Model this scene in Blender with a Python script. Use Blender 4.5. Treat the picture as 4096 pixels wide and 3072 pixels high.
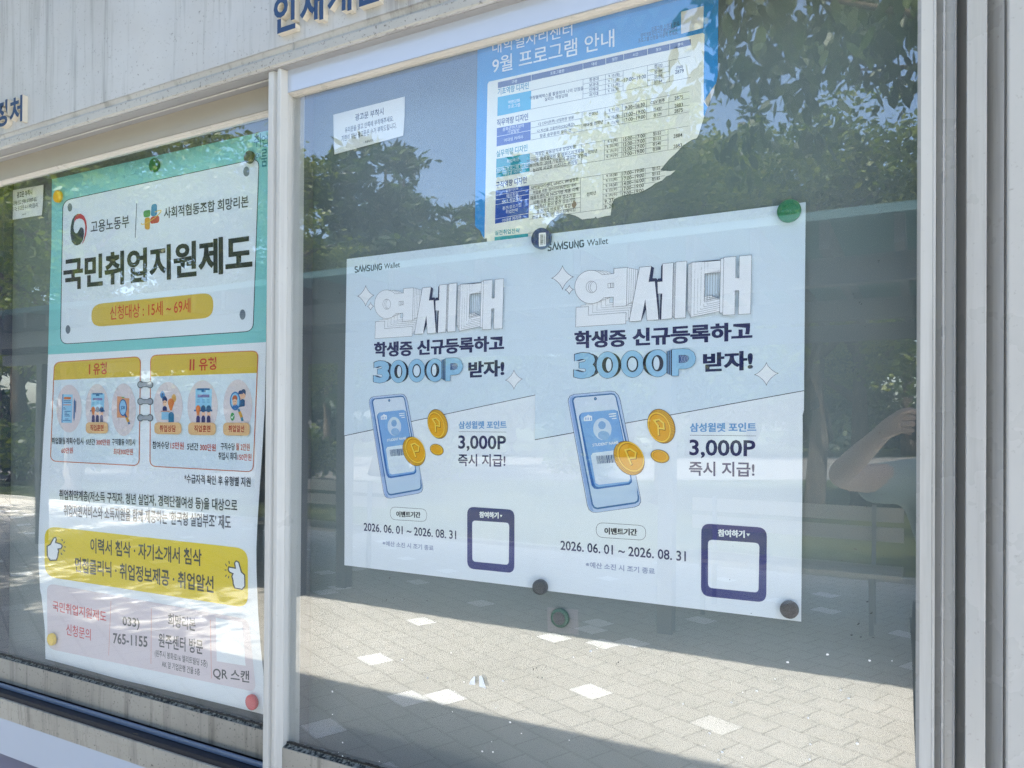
import bpy, bmesh, math, random
from mathutils import Vector, Matrix, geometry
random.seed(11)
sc = bpy.context.scene
for o in list(bpy.data.objects): bpy.data.objects.remove(o)
COL = sc.collection
R = math.radians

# ------------------------------------------------------------------ camera, sky, sun, exposure
FPX, YAW, PITCH, ROLL, CD, SHY = 3016.4, .4955, .0063, .0065, 1.1327, 138.2
CAM = Vector((0, -CD, 1.5))
_r = Vector((math.cos(YAW), math.sin(YAW), 0))
_f = Vector((-math.sin(YAW)*math.cos(PITCH), math.cos(YAW)*math.cos(PITCH), math.sin(PITCH)))
_u = _r.cross(_f)
RT = math.cos(ROLL)*_r + math.sin(ROLL)*_u
UPV = math.cos(ROLL)*_u - math.sin(ROLL)*_r
cam = bpy.data.cameras.new('camera'); cam.sensor_width = 36; cam.lens = FPX/4096*36
cam.shift_y = SHY/4096; cam.clip_start = .02; cam.clip_end = 500
co = bpy.data.objects.new('camera', cam); COL.objects.link(co)
M = Matrix((RT, UPV, -_f)).transposed().to_4x4(); M.translation = CAM
co.matrix_world = M; sc.camera = co

SUN_EL, SUN_AZ = 62, -14                      # behind the board, a little to the left
w = bpy.data.worlds.new('World'); sc.world = w; w.use_nodes = True
nt = w.node_tree; bg = nt.nodes['Background']
sk = nt.nodes.new('ShaderNodeTexSky'); sk.sky_type = 'NISHITA'; sk.sun_disc = False
sk.sun_elevation = R(SUN_EL); sk.sun_rotation = R(SUN_AZ); sk.dust_density = 2.4; sk.air_density = 1.0; sk.ozone_density = 1.0
nt.links.new(sk.outputs[0], bg.inputs[0]); bg.inputs[1].default_value = .15
sl = bpy.data.lights.new('sun', 'SUN'); sl.energy = 4.0; sl.angle = R(.8); sl.color = (1, .95, .87)
so = bpy.data.objects.new('sun', sl); COL.objects.link(so)
sdir = Vector((math.sin(R(SUN_AZ))*math.cos(R(SUN_EL)), math.cos(R(SUN_AZ))*math.cos(R(SUN_EL)), math.sin(R(SUN_EL))))
so.rotation_euler = sdir.to_track_quat('Z', 'Y').to_euler()
sc.view_settings.view_transform = 'Standard'; sc.view_settings.look = 'None'
sc.view_settings.gamma = 1; sc.view_settings.exposure = 2.42
sc.render.engine = 'CYCLES'; sc.cycles.use_denoising = True; sc.cycles.denoising_prefilter = 'NONE'; sc.cycles.use_adaptive_sampling = False
sc.cycles.max_bounces = 10; sc.cycles.transparent_max_bounces = 24
sc.cycles.sample_clamp_indirect = 6

# ------------------------------------------------------------------ pixel <-> place helpers
def ray(u, v):
    return _f + RT*((u-2048)/FPX) - UPV*((v-1536-SHY)/FPX)
def UP(u, v, y=0.0):                            # the point of the plane y = const seen at photo pixel (u, v)
    d = ray(u, v); t = (y+CD)/d.y
    return CAM + d*t
YG = -.060                                      # right pane
def RW(u, v, y):                                # the point of the plane y (in front of the board) mirrored at (u, v)
    p = UP(u, v, 2*YG-y); return Vector((p.x, y, p.z))
def RG(u, v):                                   # the ground point mirrored at (u, v)
    d = ray(u, v); t = -1.5/d.z; p = CAM + d*t
    return Vector((p.x, 2*YG-p.y, 0))

# ------------------------------------------------------------------ materials
def lin(c):
    c = c/255
    return c/12.92 if c <= .04045 else ((c+.055)/1.055)**2.4
MATS = {}
def srgb(c, k=1.0): return tuple(lin(x)*k for x in c)+(1,)
def mat(name, col, rough=.5, spec=.4, metal=0, k=1.0):
    if name in MATS: return MATS[name]
    m = bpy.data.materials.new(name); m.use_nodes = True
    b = m.node_tree.nodes['Principled BSDF']
    b.inputs['Base Color'].default_value = srgb(col, k)
    b.inputs['Roughness'].default_value = rough; b.inputs['Metallic'].default_value = metal
    b.inputs['Specular IOR Level'].default_value = spec
    MATS[name] = m; return m
def nodes(m): return m.node_tree.nodes, m.node_tree.links, m.node_tree.nodes['Principled BSDF']
def noise(N, L, scale, stretch=(1, 1, 1), detail=4, rough=.6):
    tc = N.new('ShaderNodeTexCoord'); mp = N.new('ShaderNodeMapping'); mp.inputs['Scale'].default_value = stretch
    nz = N.new('ShaderNodeTexNoise'); nz.inputs['Scale'].default_value = scale
    nz.inputs['Detail'].default_value = detail; nz.inputs['Roughness'].default_value = rough
    L.new(tc.outputs['Object'], mp.inputs[0]); L.new(mp.outputs[0], nz.inputs['Vector'])
    return nz.outputs['Fac']
def ramp(N, L, src, a, b, ca=(0, 0, 0, 1), cb=(1, 1, 1, 1)):
    r = N.new('ShaderNodeValToRGB'); r.color_ramp.elements[0].position = a; r.color_ramp.elements[1].position = b
    r.color_ramp.elements[0].color = ca; r.color_ramp.elements[1].color = cb
    L.new(src, r.inputs[0]); return r.outputs[0]
def mix(N, L, fac, a, b, mode='MIX'):
    x = N.new('ShaderNodeMix'); x.data_type = 'RGBA'; x.blend_type = mode
    for s, i in ((fac, 0), (a, 6), (b, 7)):
        if isinstance(s, (int, float)): x.inputs[i].default_value = s
        elif isinstance(s, tuple): x.inputs[i].default_value = s
        else: L.new(s, x.inputs[i])
    return x.outputs[2]
def bump(N, L, B, h, strength=.2, dist=.002):
    b = N.new('ShaderNodeBump'); b.inputs['Strength'].default_value = strength; b.inputs['Distance'].default_value = dist
    L.new(h, b.inputs['Height']); L.new(b.outputs[0], B.inputs['Normal'])

def dirty_paint(name, base, dirt, rough=.35, speck=.55, streak=True, amt=.5, spec=.5):
    m = mat(name, base, rough, spec); N, L, B = nodes(m)
    c = srgb(base); d = srgb(dirt)
    big = ramp(N, L, noise(N, L, 3, (1, 1, 1)), .35, .75)
    col = mix(N, L, mix(N, L, amt, (0, 0, 0, 1), big), c, mix(N, L, .35, c, d))
    if streak:
        st = ramp(N, L, noise(N, L, 22, (1, 1, .05), 5, .7), .52, .76)
        col = mix(N, L, mix(N, L, amt, (0, 0, 0, 1), st), col, d)
    sp = ramp(N, L, noise(N, L, 160, (1, 1, 1), 3, .7), speck+.08, speck+.2)
    col = mix(N, L, mix(N, L, amt, (0, 0, 0, 1), sp), col, d)
    L.new(col, B.inputs['Base Color'])
    L.new(ramp(N, L, noise(N, L, 9), .3, .8, (rough*.8,)*3+(1,), (min(1, rough*1.5),)*3+(1,)), B.inputs['Roughness'])
    bump(N, L, B, noise(N, L, 60, (1, 1, .4)), .06)
    return m
M_FASCIA = dirty_paint('weathered_white_fascia_paint', (186, 186, 185), (82, 78, 72), .42, .54, True, .72)
M_LIP = dirty_paint('mouldy_trim_paint', (176, 174, 168), (70, 68, 64), .45, .50, False, .9)
M_FRAME = dirty_paint('off_white_frame_paint', (192, 191, 187), (112, 104, 92), .33, .57, True, .35)
M_POST = dirty_paint('grey_white_post_paint', (178, 177, 174), (98, 92, 82), .26, .55, True, .4)
M_CREAM = dirty_paint('cream_rail_paint', (196, 191, 183), (110, 92, 72), .3, .6, False, .3)
M_BAND = dirty_paint('glossy_white_rail_paint', (172, 180, 194), (130, 130, 130), .16, .62, False, .12, .7)
M_RAIL_SHADE = dirty_paint('shade_toned_rail_paint', (158, 152, 140), (98, 88, 74), .35, .6, False, .3)  # left door's top rail; the shade of its recess is put into this colour
M_RAIL = dirty_paint('grimy_lower_rail_paint', (162, 157, 147), (44, 46, 42), .35, .52, True, .95)
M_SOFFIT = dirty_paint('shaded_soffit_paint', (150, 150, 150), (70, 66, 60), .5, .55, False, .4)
M_GRIME = mat('black_grime', (38, 44, 44), .8, .2)
N, L, B = nodes(M_GRIME); L.new(mix(N, L, ramp(N, L, noise(N, L, 140, (1, 1, 1), 5), .42, .62), srgb((28, 33, 34)), srgb((120, 122, 116))), B.inputs['Base Color'])
M_GASKET = mat('black_rubber_gasket', (22, 23, 26), .55, .4)
M_STEEL = mat('blue_grey_anodised_track', (110, 128, 156), .4, .5, .4)
M_TRACK = mat('dark_track_channel', (30, 34, 44), .5, .4, .3)
M_NAVY = mat('slate_navy_plinth_paint', (74, 82, 116), .5, .4)
M_BOARD = mat('grey_green_magnetic_board', (134, 146, 142), .33, .5)
N, L, B = nodes(M_BOARD)
c = mix(N, L, ramp(N, L, noise(N, L, 2.2), .35, .7), srgb((98, 110, 112)), srgb((112, 120, 120)))
c = mix(N, L, ramp(N, L, noise(N, L, 90, (1, 1, 1), 3, .8), .70, .76), c, srgb((60, 64, 62)))
L.new(c, B.inputs['Base Color'])
M_SIDE = mat('grey_inner_side_panel', (96, 100, 104), .4, .4)

def glass_mat(name, r0=.080, tint=(.975, .985, .985)):
    m = bpy.data.materials.new(name); m.use_nodes = True; N = m.node_tree.nodes; L = m.node_tree.links; N.clear()
    o = N.new('ShaderNodeOutputMaterial'); mx = N.new('ShaderNodeMixShader'); t = N.new('ShaderNodeBsdfTransparent')
    g = N.new('ShaderNodeBsdfGlossy'); lw = N.new('ShaderNodeLayerWeight'); lw.inputs[0].default_value = .5
    pw = N.new('ShaderNodeMath'); pw.operation = 'POWER'; pw.inputs[1].default_value = 4.5
    ma = N.new('ShaderNodeMath'); ma.operation = 'MULTIPLY_ADD'; ma.inputs[1].default_value = 1-r0; ma.inputs[2].default_value = r0
    t.inputs[0].default_value = tint+(1,); g.inputs['Roughness'].default_value = 0.0
    g.inputs['Color'].default_value = (.97, .99, 1, 1)
    L.new(lw.outputs['Facing'], pw.inputs[0]); L.new(pw.outputs[0], ma.inputs[0])
    bm_ = N.new('ShaderNodeBump'); bm_.inputs['Strength'].default_value = .02; bm_.inputs['Distance'].default_value = .01
    L.new(noise(N, L, 5, (1, 1, .6), 1, .4), bm_.inputs['Height']); L.new(bm_.outputs[0], g.inputs['Normal'])
    df = N.new('ShaderNodeBsdfDiffuse'); df.inputs[0].default_value = (.75, .74, .7, 1); dm = N.new('ShaderNodeMixShader')
    wipe = ramp(N, L, noise(N, L, 5, (1, 1, .22), 6, .65), .38, .75, (.001, .001, .001, 1), (.018, .018, .018, 1)); L.new(wipe, dm.inputs[0])
    L.new(t.outputs[0], dm.inputs[1]); L.new(df.outputs[0], dm.inputs[2])
    L.new(ma.outputs[0], mx.inputs[0]); L.new(dm.outputs[0], mx.inputs[1]); L.new(g.outputs[0], mx.inputs[2]); L.new(mx.outputs[0], o.inputs[0])
    return m
M_GLASS = glass_mat('reflective_window_glass'); M_GLASS2 = glass_mat('cleaner_window_glass', .066)

# ------------------------------------------------------------------ object helpers
def new_obj(name, me, parent=None):
    o = bpy.data.objects.new(name, me); COL.objects.link(o)
    if parent is not None:
        o.parent = parent; o.matrix_parent_inverse = Matrix.Translation(parent.location).inverted()
    return o
def tag(o, label, cat, group=None, kind=None):
    if label: o['label'] = label
    if cat: o['category'] = cat
    if group: o['group'] = group
    if kind: o['kind'] = kind
    return o
def thing(name, label, cat, loc, group=None):
    o = bpy.data.objects.new(name, None); COL.objects.link(o); o.location = loc; o.empty_display_size = .05
    return tag(o, label, cat, group)
class MB:
    def __init__(s): s.v = []; s.f = []; s.mi = []; s.cur = 0
    def add(s, vs, fs):
        n = len(s.v); s.v += [tuple(p) for p in vs]
        for f in fs: s.f.append([i+n for i in f]); s.mi.append(s.cur)
    def box(s, x0, x1, y0, y1, z0, z1):
        s.add([(x, y, z) for x in (x0, x1) for y in (y0, y1) for z in (z0, z1)],
              [(0, 1, 3, 2), (4, 6, 7, 5), (0, 4, 5, 1), (2, 3, 7, 6), (0, 2, 6, 4), (1, 5, 7, 3)])
    def prism(s, prof, axis, a, b):            # closed profile extruded along x ((y,z) points) or z ((x,y) points)
        n = len(prof)
        P = (lambda p, t: (t, p[0], p[1])) if axis == 'x' else (lambda p, t: (p[0], p[1], t)) if axis == 'z' else (lambda p, t: (p[0], t, p[1]))
        vs = [P(p, a) for p in prof]+[P(p, b) for p in prof]
        fs = [(i, (i+1) % n, n+(i+1) % n, n+i) for i in range(n)]
        tri = geometry.tessellate_polygon([[Vector((p[0], p[1], 0)) for p in prof]])
        fs += [tuple(t) for t in tri]+[tuple(i+n for i in t) for t in tri]
        s.add(vs, fs)
    def tube(s, pts, rad, n=8, cap=True):
        rings = []; m0 = len(s.v)
        for i, p in enumerate(pts):
            p = Vector(p); d = (Vector(pts[min(i+1, len(pts)-1)])-Vector(pts[max(i-1, 0)])).normalized()
            a = d.cross(Vector((0, 0, 1)));
            if a.length < 1e-3: a = Vector((1, 0, 0))
            a.normalize(); b = d.cross(a); r = rad[i] if isinstance(rad, (list, tuple)) else rad
            rings.append([p+(a*math.cos(2*math.pi*k/n)+b*math.sin(2*math.pi*k/n))*r for k in range(n)])
        vs = [q for rg in rings for q in rg]; fs = []
        for i in range(len(pts)-1):
            for k in range(n): fs.append((i*n+k, i*n+(k+1) % n, (i+1)*n+(k+1) % n, (i+1)*n+k))
        if cap: fs += [tuple(range(n)), tuple(range((len(pts)-1)*n, len(pts)*n))]
        s.add(vs, fs)
    def build(s, name, mats, parent=None, bevel=0, smooth=False):
        me = bpy.data.meshes.new(name); me.from_pydata(s.v, [], s.f)
        for m in (mats if isinstance(mats, (list, tuple)) else [mats]): me.materials.append(m)
        me.polygons.foreach_set('material_index', s.mi)
        bm = bmesh.new(); bm.from_mesh(me); bmesh.ops.recalc_face_normals(bm, faces=bm.faces); bm.to_mesh(me); bm.free()
        if smooth: me.polygons.foreach_set('use_smooth', [True]*len(me.polygons))
        o = new_obj(name, me, parent)
        if bevel:
            b = o.modifiers.new('bevel', 'BEVEL'); b.width = bevel; b.segments = 2; b.limit_method = 'ANGLE'; b.angle_limit = R(40)
        return o

# ------------------------------------------------------------------ lettering
_TXT = {}
TS = bpy.data.scenes.new('scratch')
def glyphs(body, bold=0.0):                     # flat triangles of a text, ink box normalised to 0..1, with its aspect ratio
    k = (body, bold)
    if k in _TXT: return _TXT[k]
    c = bpy.data.curves.new('t', 'FONT'); c.body = body; c.offset = bold; c.resolution_u = 3
    o = bpy.data.objects.new('t', c); TS.collection.objects.link(o)
    TS.view_layers[0].update(); dg = TS.view_layers[0].depsgraph; ev = o.evaluated_get(dg); me = ev.to_mesh()
    vs = [v.co.copy() for v in me.vertices]; fs = [tuple(p.vertices) for p in me.polygons]
    ev.to_mesh_clear(); bpy.data.objects.remove(o); bpy.data.curves.remove(c)
    x0 = min(v.x for v in vs); x1 = max(v.x for v in vs); y0 = min(v.y for v in vs); y1 = max(v.y for v in vs)
    out = ([((v.x-x0)/(x1-x0), (v.y-y0)/(y1-y0)) for v in vs], fs, (x1-x0)/(y1-y0))
    _TXT[k] = out; return out

class Printer:
    """Collects flat printed shapes given in photo pixels, laid on the sheet plane; parts become child meshes."""
    LAY = 6e-5
    def __init__(s, y=0.0): s.y = y; s.parts = {}; s.z = 1; s.fr = (0, 0, 1); s.part('printing')
    def part(s, n): s.cur = s.parts.setdefault(n, {'v': [], 'f': [], 'm': [], 'mats': []}); return s
    def frame(s, ox, oy, k): s.fr = (ox, oy, k); return s
    def px(s, p): return (s.fr[0]+p[0]*s.fr[2], s.fr[1]+p[1]*s.fr[2])
    def pt(s, p): return UP(*s.px(p), s.y)
    def up(s, n=1): s.z += n; return s
    def add(s, pts3, faces, col):
        m = ink(col); c = s.cur
        if m not in c['mats']: c['mats'].append(m)
        n = len(c['v']); off = -s.z*s.LAY
        c['v'] += [(p.x, p.y+off, p.z) for p in pts3]
        c['f'] += [tuple(i+n for i in f) for f in faces]; c['m'] += [c['mats'].index(m)]*len(faces)
    def poly(s, pts, col, holes=()):
        loops = [[s.pt(p) for p in l] for l in (list(pts),)+tuple(holes)]
        flat = [p for l in loops for p in l]
        tri = geometry.tessellate_polygon([[Vector((p.x, p.z, 0)) for p in l] for l in loops])
        s.add(flat, [tuple(t) for t in tri], col)
    def stroke(s, pts, wd, col, closed=False):
        P = [Vector(s.px(p)) for p in pts]; wd = wd*s.fr[2]/2; n = len(P); a = []; b = []
        for i in range(n):
            p0 = P[(i-1) % n] if closed or i else None; p1 = P[(i+1) % n] if closed or i < n-1 else None
            d0 = (P[i]-p0).normalized() if p0 is not None and (P[i]-p0).length > 1e-6 else None
            d1 = (p1-P[i]).normalized() if p1 is not None and (p1-P[i]).length > 1e-6 else None
            d0 = d0 or d1; d1 = d1 or d0; t = d0+d1
            t = t.normalized() if t.length > 1e-4 else d1
            nn = Vector((-t.y, t.x)); k = max(.35, abs(nn.dot(Vector((-d1.y, d1.x)))))
            a.append(P[i]+nn*wd/k); b.append(P[i]-nn*wd/k)
        pts3 = [UP(q.x, q.y, s.y) for q in a+b]
        s.add(pts3, [(i, (i+1) % n, n+(i+1) % n, n+i) for i in range(n if closed else n-1)], col)
    def ellp(s, cx, cy, rx, ry, rot=0, n=36, a0=0, a1=360):
        c, q = math.cos(R(rot)), math.sin(R(rot)); out = []
        m = n if a1-a0 >= 360 else n+1
        for i in range(m):
            a = R(a0+(a1-a0)*i/n); x, y = rx*math.cos(a), ry*math.sin(a)
            out.append((cx+x*c-y*q, cy+x*q+y*c))
        return out
    def ell(s, cx, cy, rx, ry, col, rot=0, n=36): s.poly(s.ellp(cx, cy, rx, ry, rot, n), col)
    def rr(s, q, r):                             # rounded quad path, r in frame pixels
        q = [Vector(p) for p in q]; out = []
        for i in range(4):
            p, a, b = q[i], q[i-1], q[(i+1) % 4]
            da = (a-p); db = (b-p); ra = min(r, da.length*.5); rb = min(r, db.length*.5)
            A = p+da.normalized()*ra; Bq = p+db.normalized()*rb
            for k in range(7):
                t = k/6; out.append(tuple(A*(1-t)**2+p*2*t*(1-t)+Bq*t*t))
        return out
    def text(s, body, x0, y0, x1, y1, h, col, bold=0.0, fat=0):
        g, f, _ = glyphs(body, bold)
        A = s.pt((x0, y0)); Bq = s.pt((x1, y1)); C = s.pt((x0, y0-h))
        for k in range(fat+1):
            o = Vector((((k+1)//2)*(1 if k % 2 else -1)*.0006, 0, 0))
            s.add([A+(Bq-A)*x+(C-A)*y+o for x, y in g], f, col)
            if k < fat: s.z += 1
        s.z -= fat
    def ctext(s, body, cx, cy, h, slope, col, bold=0.0, sq=.86):
        wd = glyphs(body, bold)[2]*h*sq
        s.text(body, cx-wd/2, cy+h/2-slope*wd/2, cx+wd/2, cy+h/2+slope*wd/2, h, col, bold)
    def build(s, parent, bend=None, shift=None):
        for n, c in s.parts.items():
            if not c['v']: continue
            me = bpy.data.meshes.new(n); me.from_pydata(c['v'], [], c['f'])
            for m in c['mats']: me.materials.append(m)
            me.polygons.foreach_set('material_index', c['m'])
            bm = bmesh.new(); bm.from_mesh(me)
            if bend:
                z = .6
                while z < 2.3:
                    bmesh.ops.bisect_plane(bm, geom=bm.verts[:]+bm.edges[:]+bm.faces[:], plane_co=(0, 0, z), plane_no=(0, 0, 1)); z += .016
                for v in bm.verts: v.co = bend(v.co)
            for f in bm.faces:
                if f.normal.y > 0: f.normal_flip()
            bm.to_mesh(me); bm.free()
            if bend: me.polygons.foreach_set('use_smooth', [True]*len(me.polygons))
            new_obj(n.split('#')[0], me, parent)
_INK = {}
def ink(c):
    if c not in _INK:
        _INK[c] = mat('ink_%02x%02x%02x' % c, c, .42, .35, k=.93)
    return _INK[c]
S = 1200/2212
F1, F2, F3, F4, F5, F6 = (0, 0, S), (0, 800, S), (0, 1600, S), (0, 2300, S), (1000, 0, S), (1900, 0, S)
G2, G4, G5, G6, G7, G8 = (2100, 750, S), (2100, 1550, S), (1000, 2172, S), (2100, 2172, S), (2896, 2172, S), (2896, 1350, S)
def fx(fr, x, y): return (fr[0]+x*fr[2], fr[1]+y*fr[2])
NAVY = (20, 24, 86); INKD = (26, 34, 52); WHITE = (246, 248, 250)

# ------------------------------------------------------------------ the notice board
XL, XR = -2.75, .34                               # ends of the long cabinet
Z = lambda u, v, y: UP(u, v, y).z
YF, YLIP, YD, YM, YL, YGL = -.090, -.096, -.075, -.088, -.045, -.034
zs = Z(1133, 256, YLIP)                         # soffit height
board = thing('notice_board', 'long weathered white outdoor notice board with blue raised letters along its top', 'notice board', (-1.2, 0, 0))
mb = MB(); mb.box(XL, XR, .004, .03, .78, 2.35); mb.build('back_panel', M_BOARD, board)
# fascia with concave groove and projecting lip
z_lt = Z(1133, 212, YLIP); z_g1 = Z(1133, 181, YF)
prof = [(.05, 2.80), (YF, 2.80), (YF, z_g1), (YF+.004, z_g1-.001), (YF+.008, z_g1-.008), (YF+.007, z_lt+.006), (YF+.002, z_lt+.001), (YLIP, z_lt-.001),
        (YLIP, zs+.002), (YLIP+.001, zs), (-.062, zs), (-.062, zs+.006), (.05, zs+.006)]
lipp = [(YLIP+.0005, z_lt-.0005), (YLIP-.0015, z_lt-.003), (YLIP-.0015, zs+.003), (YLIP+.0005, zs+.0005)]
mb = MB(); mb.prism(prof, 'x', XL, XR+.05); mb.build('fascia', M_FASCIA, board)
mb = MB(); mb.prism(lipp, 'x', XL, XR+.05); mb.build('fascia_trim', M_LIP, board, bevel=.0006)
# soffit with the upper sliding tracks
zt1 = Z(1071, 314, -.066); zt2 = Z(1071, 323, -.066)
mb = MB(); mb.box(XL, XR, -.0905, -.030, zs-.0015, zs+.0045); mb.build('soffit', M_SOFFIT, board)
mb = MB(); mb.box(XL, XR, -.068, -.064, zt2, zs-.0025); mb.build('upper_track', M_FRAME, board, bevel=.0008)
# seams in the fascia
for u in (1172, 2700): x = UP(u, 190, YF).x; mb = MB(); mb.box(x-.0005, x+.0005, YF-.0004, YF+.004, z_lt, z_g1+.012); mb.build('fascia_seam', M_LIP, board)
# unseen sloping roof with eaves, run on leftwards so its shade covers the paving
mb = MB(); mb.prism([(-.64, 3.24), (-.66, 3.30), (.35, 3.62), (1.2, 3.30), (1.2, 3.24), (.35, 3.56)], 'x', -8.0, XR+.7)
mb.build('roof', mat('dark_brown_roof_sheet', (110, 100, 92), .6), board)
for x in (-7.7, -5.2, -2.95): mb = MB(); mb.box(x-.05, x+.05, .30, .40, 0, 3.54); mb.build('roof_post', M_NAVY, board)
mb = MB(); mb.box(XL, XR+.05, -.06, .03, 2.80, 3.42); mb.build('gable_panel', M_FASCIA, board)
# mullion (two ribs and a groove)
def mx(zx): return UP(950+zx*.1808, 330, YM).x
mxs = [mx(v) for v in (680, 795, 812, 872, 885, 965, 1003)]
mp = [(mxs[0], -.03), (mxs[0], YM+.001), (mxs[0]+.001, YM), (mxs[1]-.001, YM), (mxs[1], YM+.002), (mxs[2], YM+.006), (mxs[3], YM+.006), (mxs[4], YM+.001),
      (mxs[4]+.001, YM-.001), (mxs[5]-.001, YM-.001), (mxs[5], YM), (mxs[6], YD+.001), (mxs[6], -.03)]
zsill = Z(0, 2789, -.085)
mb = MB(); mb.prism(mp, 'z', zsill-.002, zs-.002); mb.build('mullion', M_FRAME, board, bevel=.0006)
# fluted end post at the right
def px_(zx, y): return UP(3600+zx*.2242, 1500, y).x
pp = [(px_(293, -.062), -.02), (px_(293, -.062), -.062), (px_(405, -.066), -.066), (px_(412, -.070), -.074), (px_(433, -.070), -.0745), (px_(440, -.068), -.068),
      (px_(560, -.069), -.069), (px_(568, -.072), -.0755), (px_(600, -.072), -.0755), (px_(608, -.064), -.064), (px_(640, -.064), -.0645), (px_(742, -.067), -.067),
      (px_(750, -.072), -.0755), (px_(783, -.072), -.0755), (px_(790, -.069), -.069), (px_(962, -.071), -.071), (px_(968, -.075), -.0775), (px_(992, -.075), -.077),
      (px_(1000, -.055), -.052), (px_(1168, -.058), -.058), (px_(1172, -.090), -.089), (px_(1182, -.092), -.092), (px_(1530, -.094), -.094), (px_(1540, -.090), -.090),
      (px_(1542, -.074), -.072), (px_(1650, -.079), -.079), (px_(1850, -.089), -.089), (px_(1862, -.085), -.085), (px_(1895, -.085), -.085), (px_(1900, -.096), -.096),
      (px_(1940, -.098), -.098), (px_(2240, -.098), -.098), (px_(2240, -.098)+.03, -.098), (px_(2240, -.098)+.03, -.02)]
mb = MB(); mb.prism(pp, 'z', .30, zs-.002); mb.build('end_post', M_POST, board, bevel=.0012)
# lower tracks, sill ledge, apron and plinth
zk1 = Z(1054, 3054, -.062); zk2 = Z(1054, 3063, -.062)
xm0 = mxs[0]
zl0, zl1, zl2, zp = zsill, Z(0, 2817, -.0865), Z(0, 2850, -.086), Z(0, 3010, -.083)
mb = MB(); mb.box(XL, XR, -.0835, .003, zsill-.03, zk2-.0055); mb.build('sill_channel', M_TRACK, board)
mb = MB(); mb.box(XL, XR, -.064, -.058, zk2-.005, zk1); mb.build('lower_track', M_STEEL, board, bevel=.0008)
mb = MB(); mb.prism([(-.0836, zl0-.05), (-.0836, zl0), (-.0875, zl0), (-.0885, zl0-.002), (-.0885, zl1+.001), (-.0872, zl1), (-.0872, zl2), (-.0855, zl2-.001), (-.0855, zl0-.05)], 'x', XL, XR)
mb.build('sill_ledge', M_RAIL, board)
mb = MB(); mb.box(XL, XR, -.0850, -.06, zp, zl2-.0012); mb.build('apron_panel', M_BAND, board)
mb = MB(); mb.box(XL, XR, -.062, .03, .22, zp-.001); mb.build('plinth_panel', M_NAVY, board)
for x in (-2.6, -1.15, .2): mb = MB(); mb.box(x-.04, x+.04, -.045, .02, 0, .22); mb.build('plinth_foot', M_NAVY, board)
# inner side panels of the case
mb = MB(); xs = UP(1178, 1500, -.045).x; mb.box(xs-.012, xs, -.026, .003, .86, 2.3); mb.build('inner_side_panel', M_SIDE, board, bevel=.001)
xs2 = UP(10, 1500, -.02).x
mb = MB(); mb.box(xs2-.05, xs2, -.022, .003, .86, 2.3); mb.build('inner_end_panel', mat('navy_inner_panel', (46, 56, 76), .5), board)

def letter(body, x, z0, h, wd):
    g, f, _ = glyphs(body, .03)
    me = bpy.data.meshes.new('sign_letter'); n = len(g)
    y1 = YF-.012; bm = bmesh.new()
    vs = [bm.verts.new((x+a*wd, y1, z0+b*h)) for a, b in g]
    for t in f:
        try: bm.faces.new([vs[i] for i in t])
        except ValueError: pass
    bmesh.ops.remove_doubles(bm, verts=bm.verts, dist=1e-5)
    front = bm.faces[:]
    for q in front:
        if q.normal.y > 0: q.normal_flip()
    ext = bmesh.ops.extrude_face_region(bm, geom=front)
    newv = [e for e in ext['geom'] if isinstance(e, bmesh.types.BMVert)]
    newf = [e for e in ext['geom'] if isinstance(e, bmesh.types.BMFace)]
    for v in newv: v.co.y = y1-.0006                                   # painted front skin
    for q in bm.faces: q.material_index = 1
    for q in newf: q.material_index = 0
    edge_v = [v for v in bm.verts if v not in set(newv)]
    for v in edge_v: v.co.y = YF+.0005
    bmesh.ops.recalc_face_normals(bm, faces=bm.faces)
    bm.to_mesh(me); bm.free()
    me.materials.append(mat('cobalt_letter_face', (16, 52, 92), .45, .5)); me.materials.append(mat('cream_letter_side', (206, 198, 182), .5, .4))
    return new_obj('sign_letter', me, board)
LH = .072
def sign(chars, u0, v0, step):
    p = UP(u0, v0, YF-.012)
    for i, ch in enumerate(chars):
        a = glyphs(ch, .024)[2]
        letter(ch, p.x+i*step, p.z, LH, min(LH*.8, LH*a*.9))
sign('인재개발원', *fx((1050, 0, 600/2212), 165, 522), .0665)
pL = UP(90, 484, YF-.012)
letter('처', pL.x-.054, pL.z, .064, .054); letter('정', pL.x-.054-.066, pL.z+.002, .064, .056)

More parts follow.
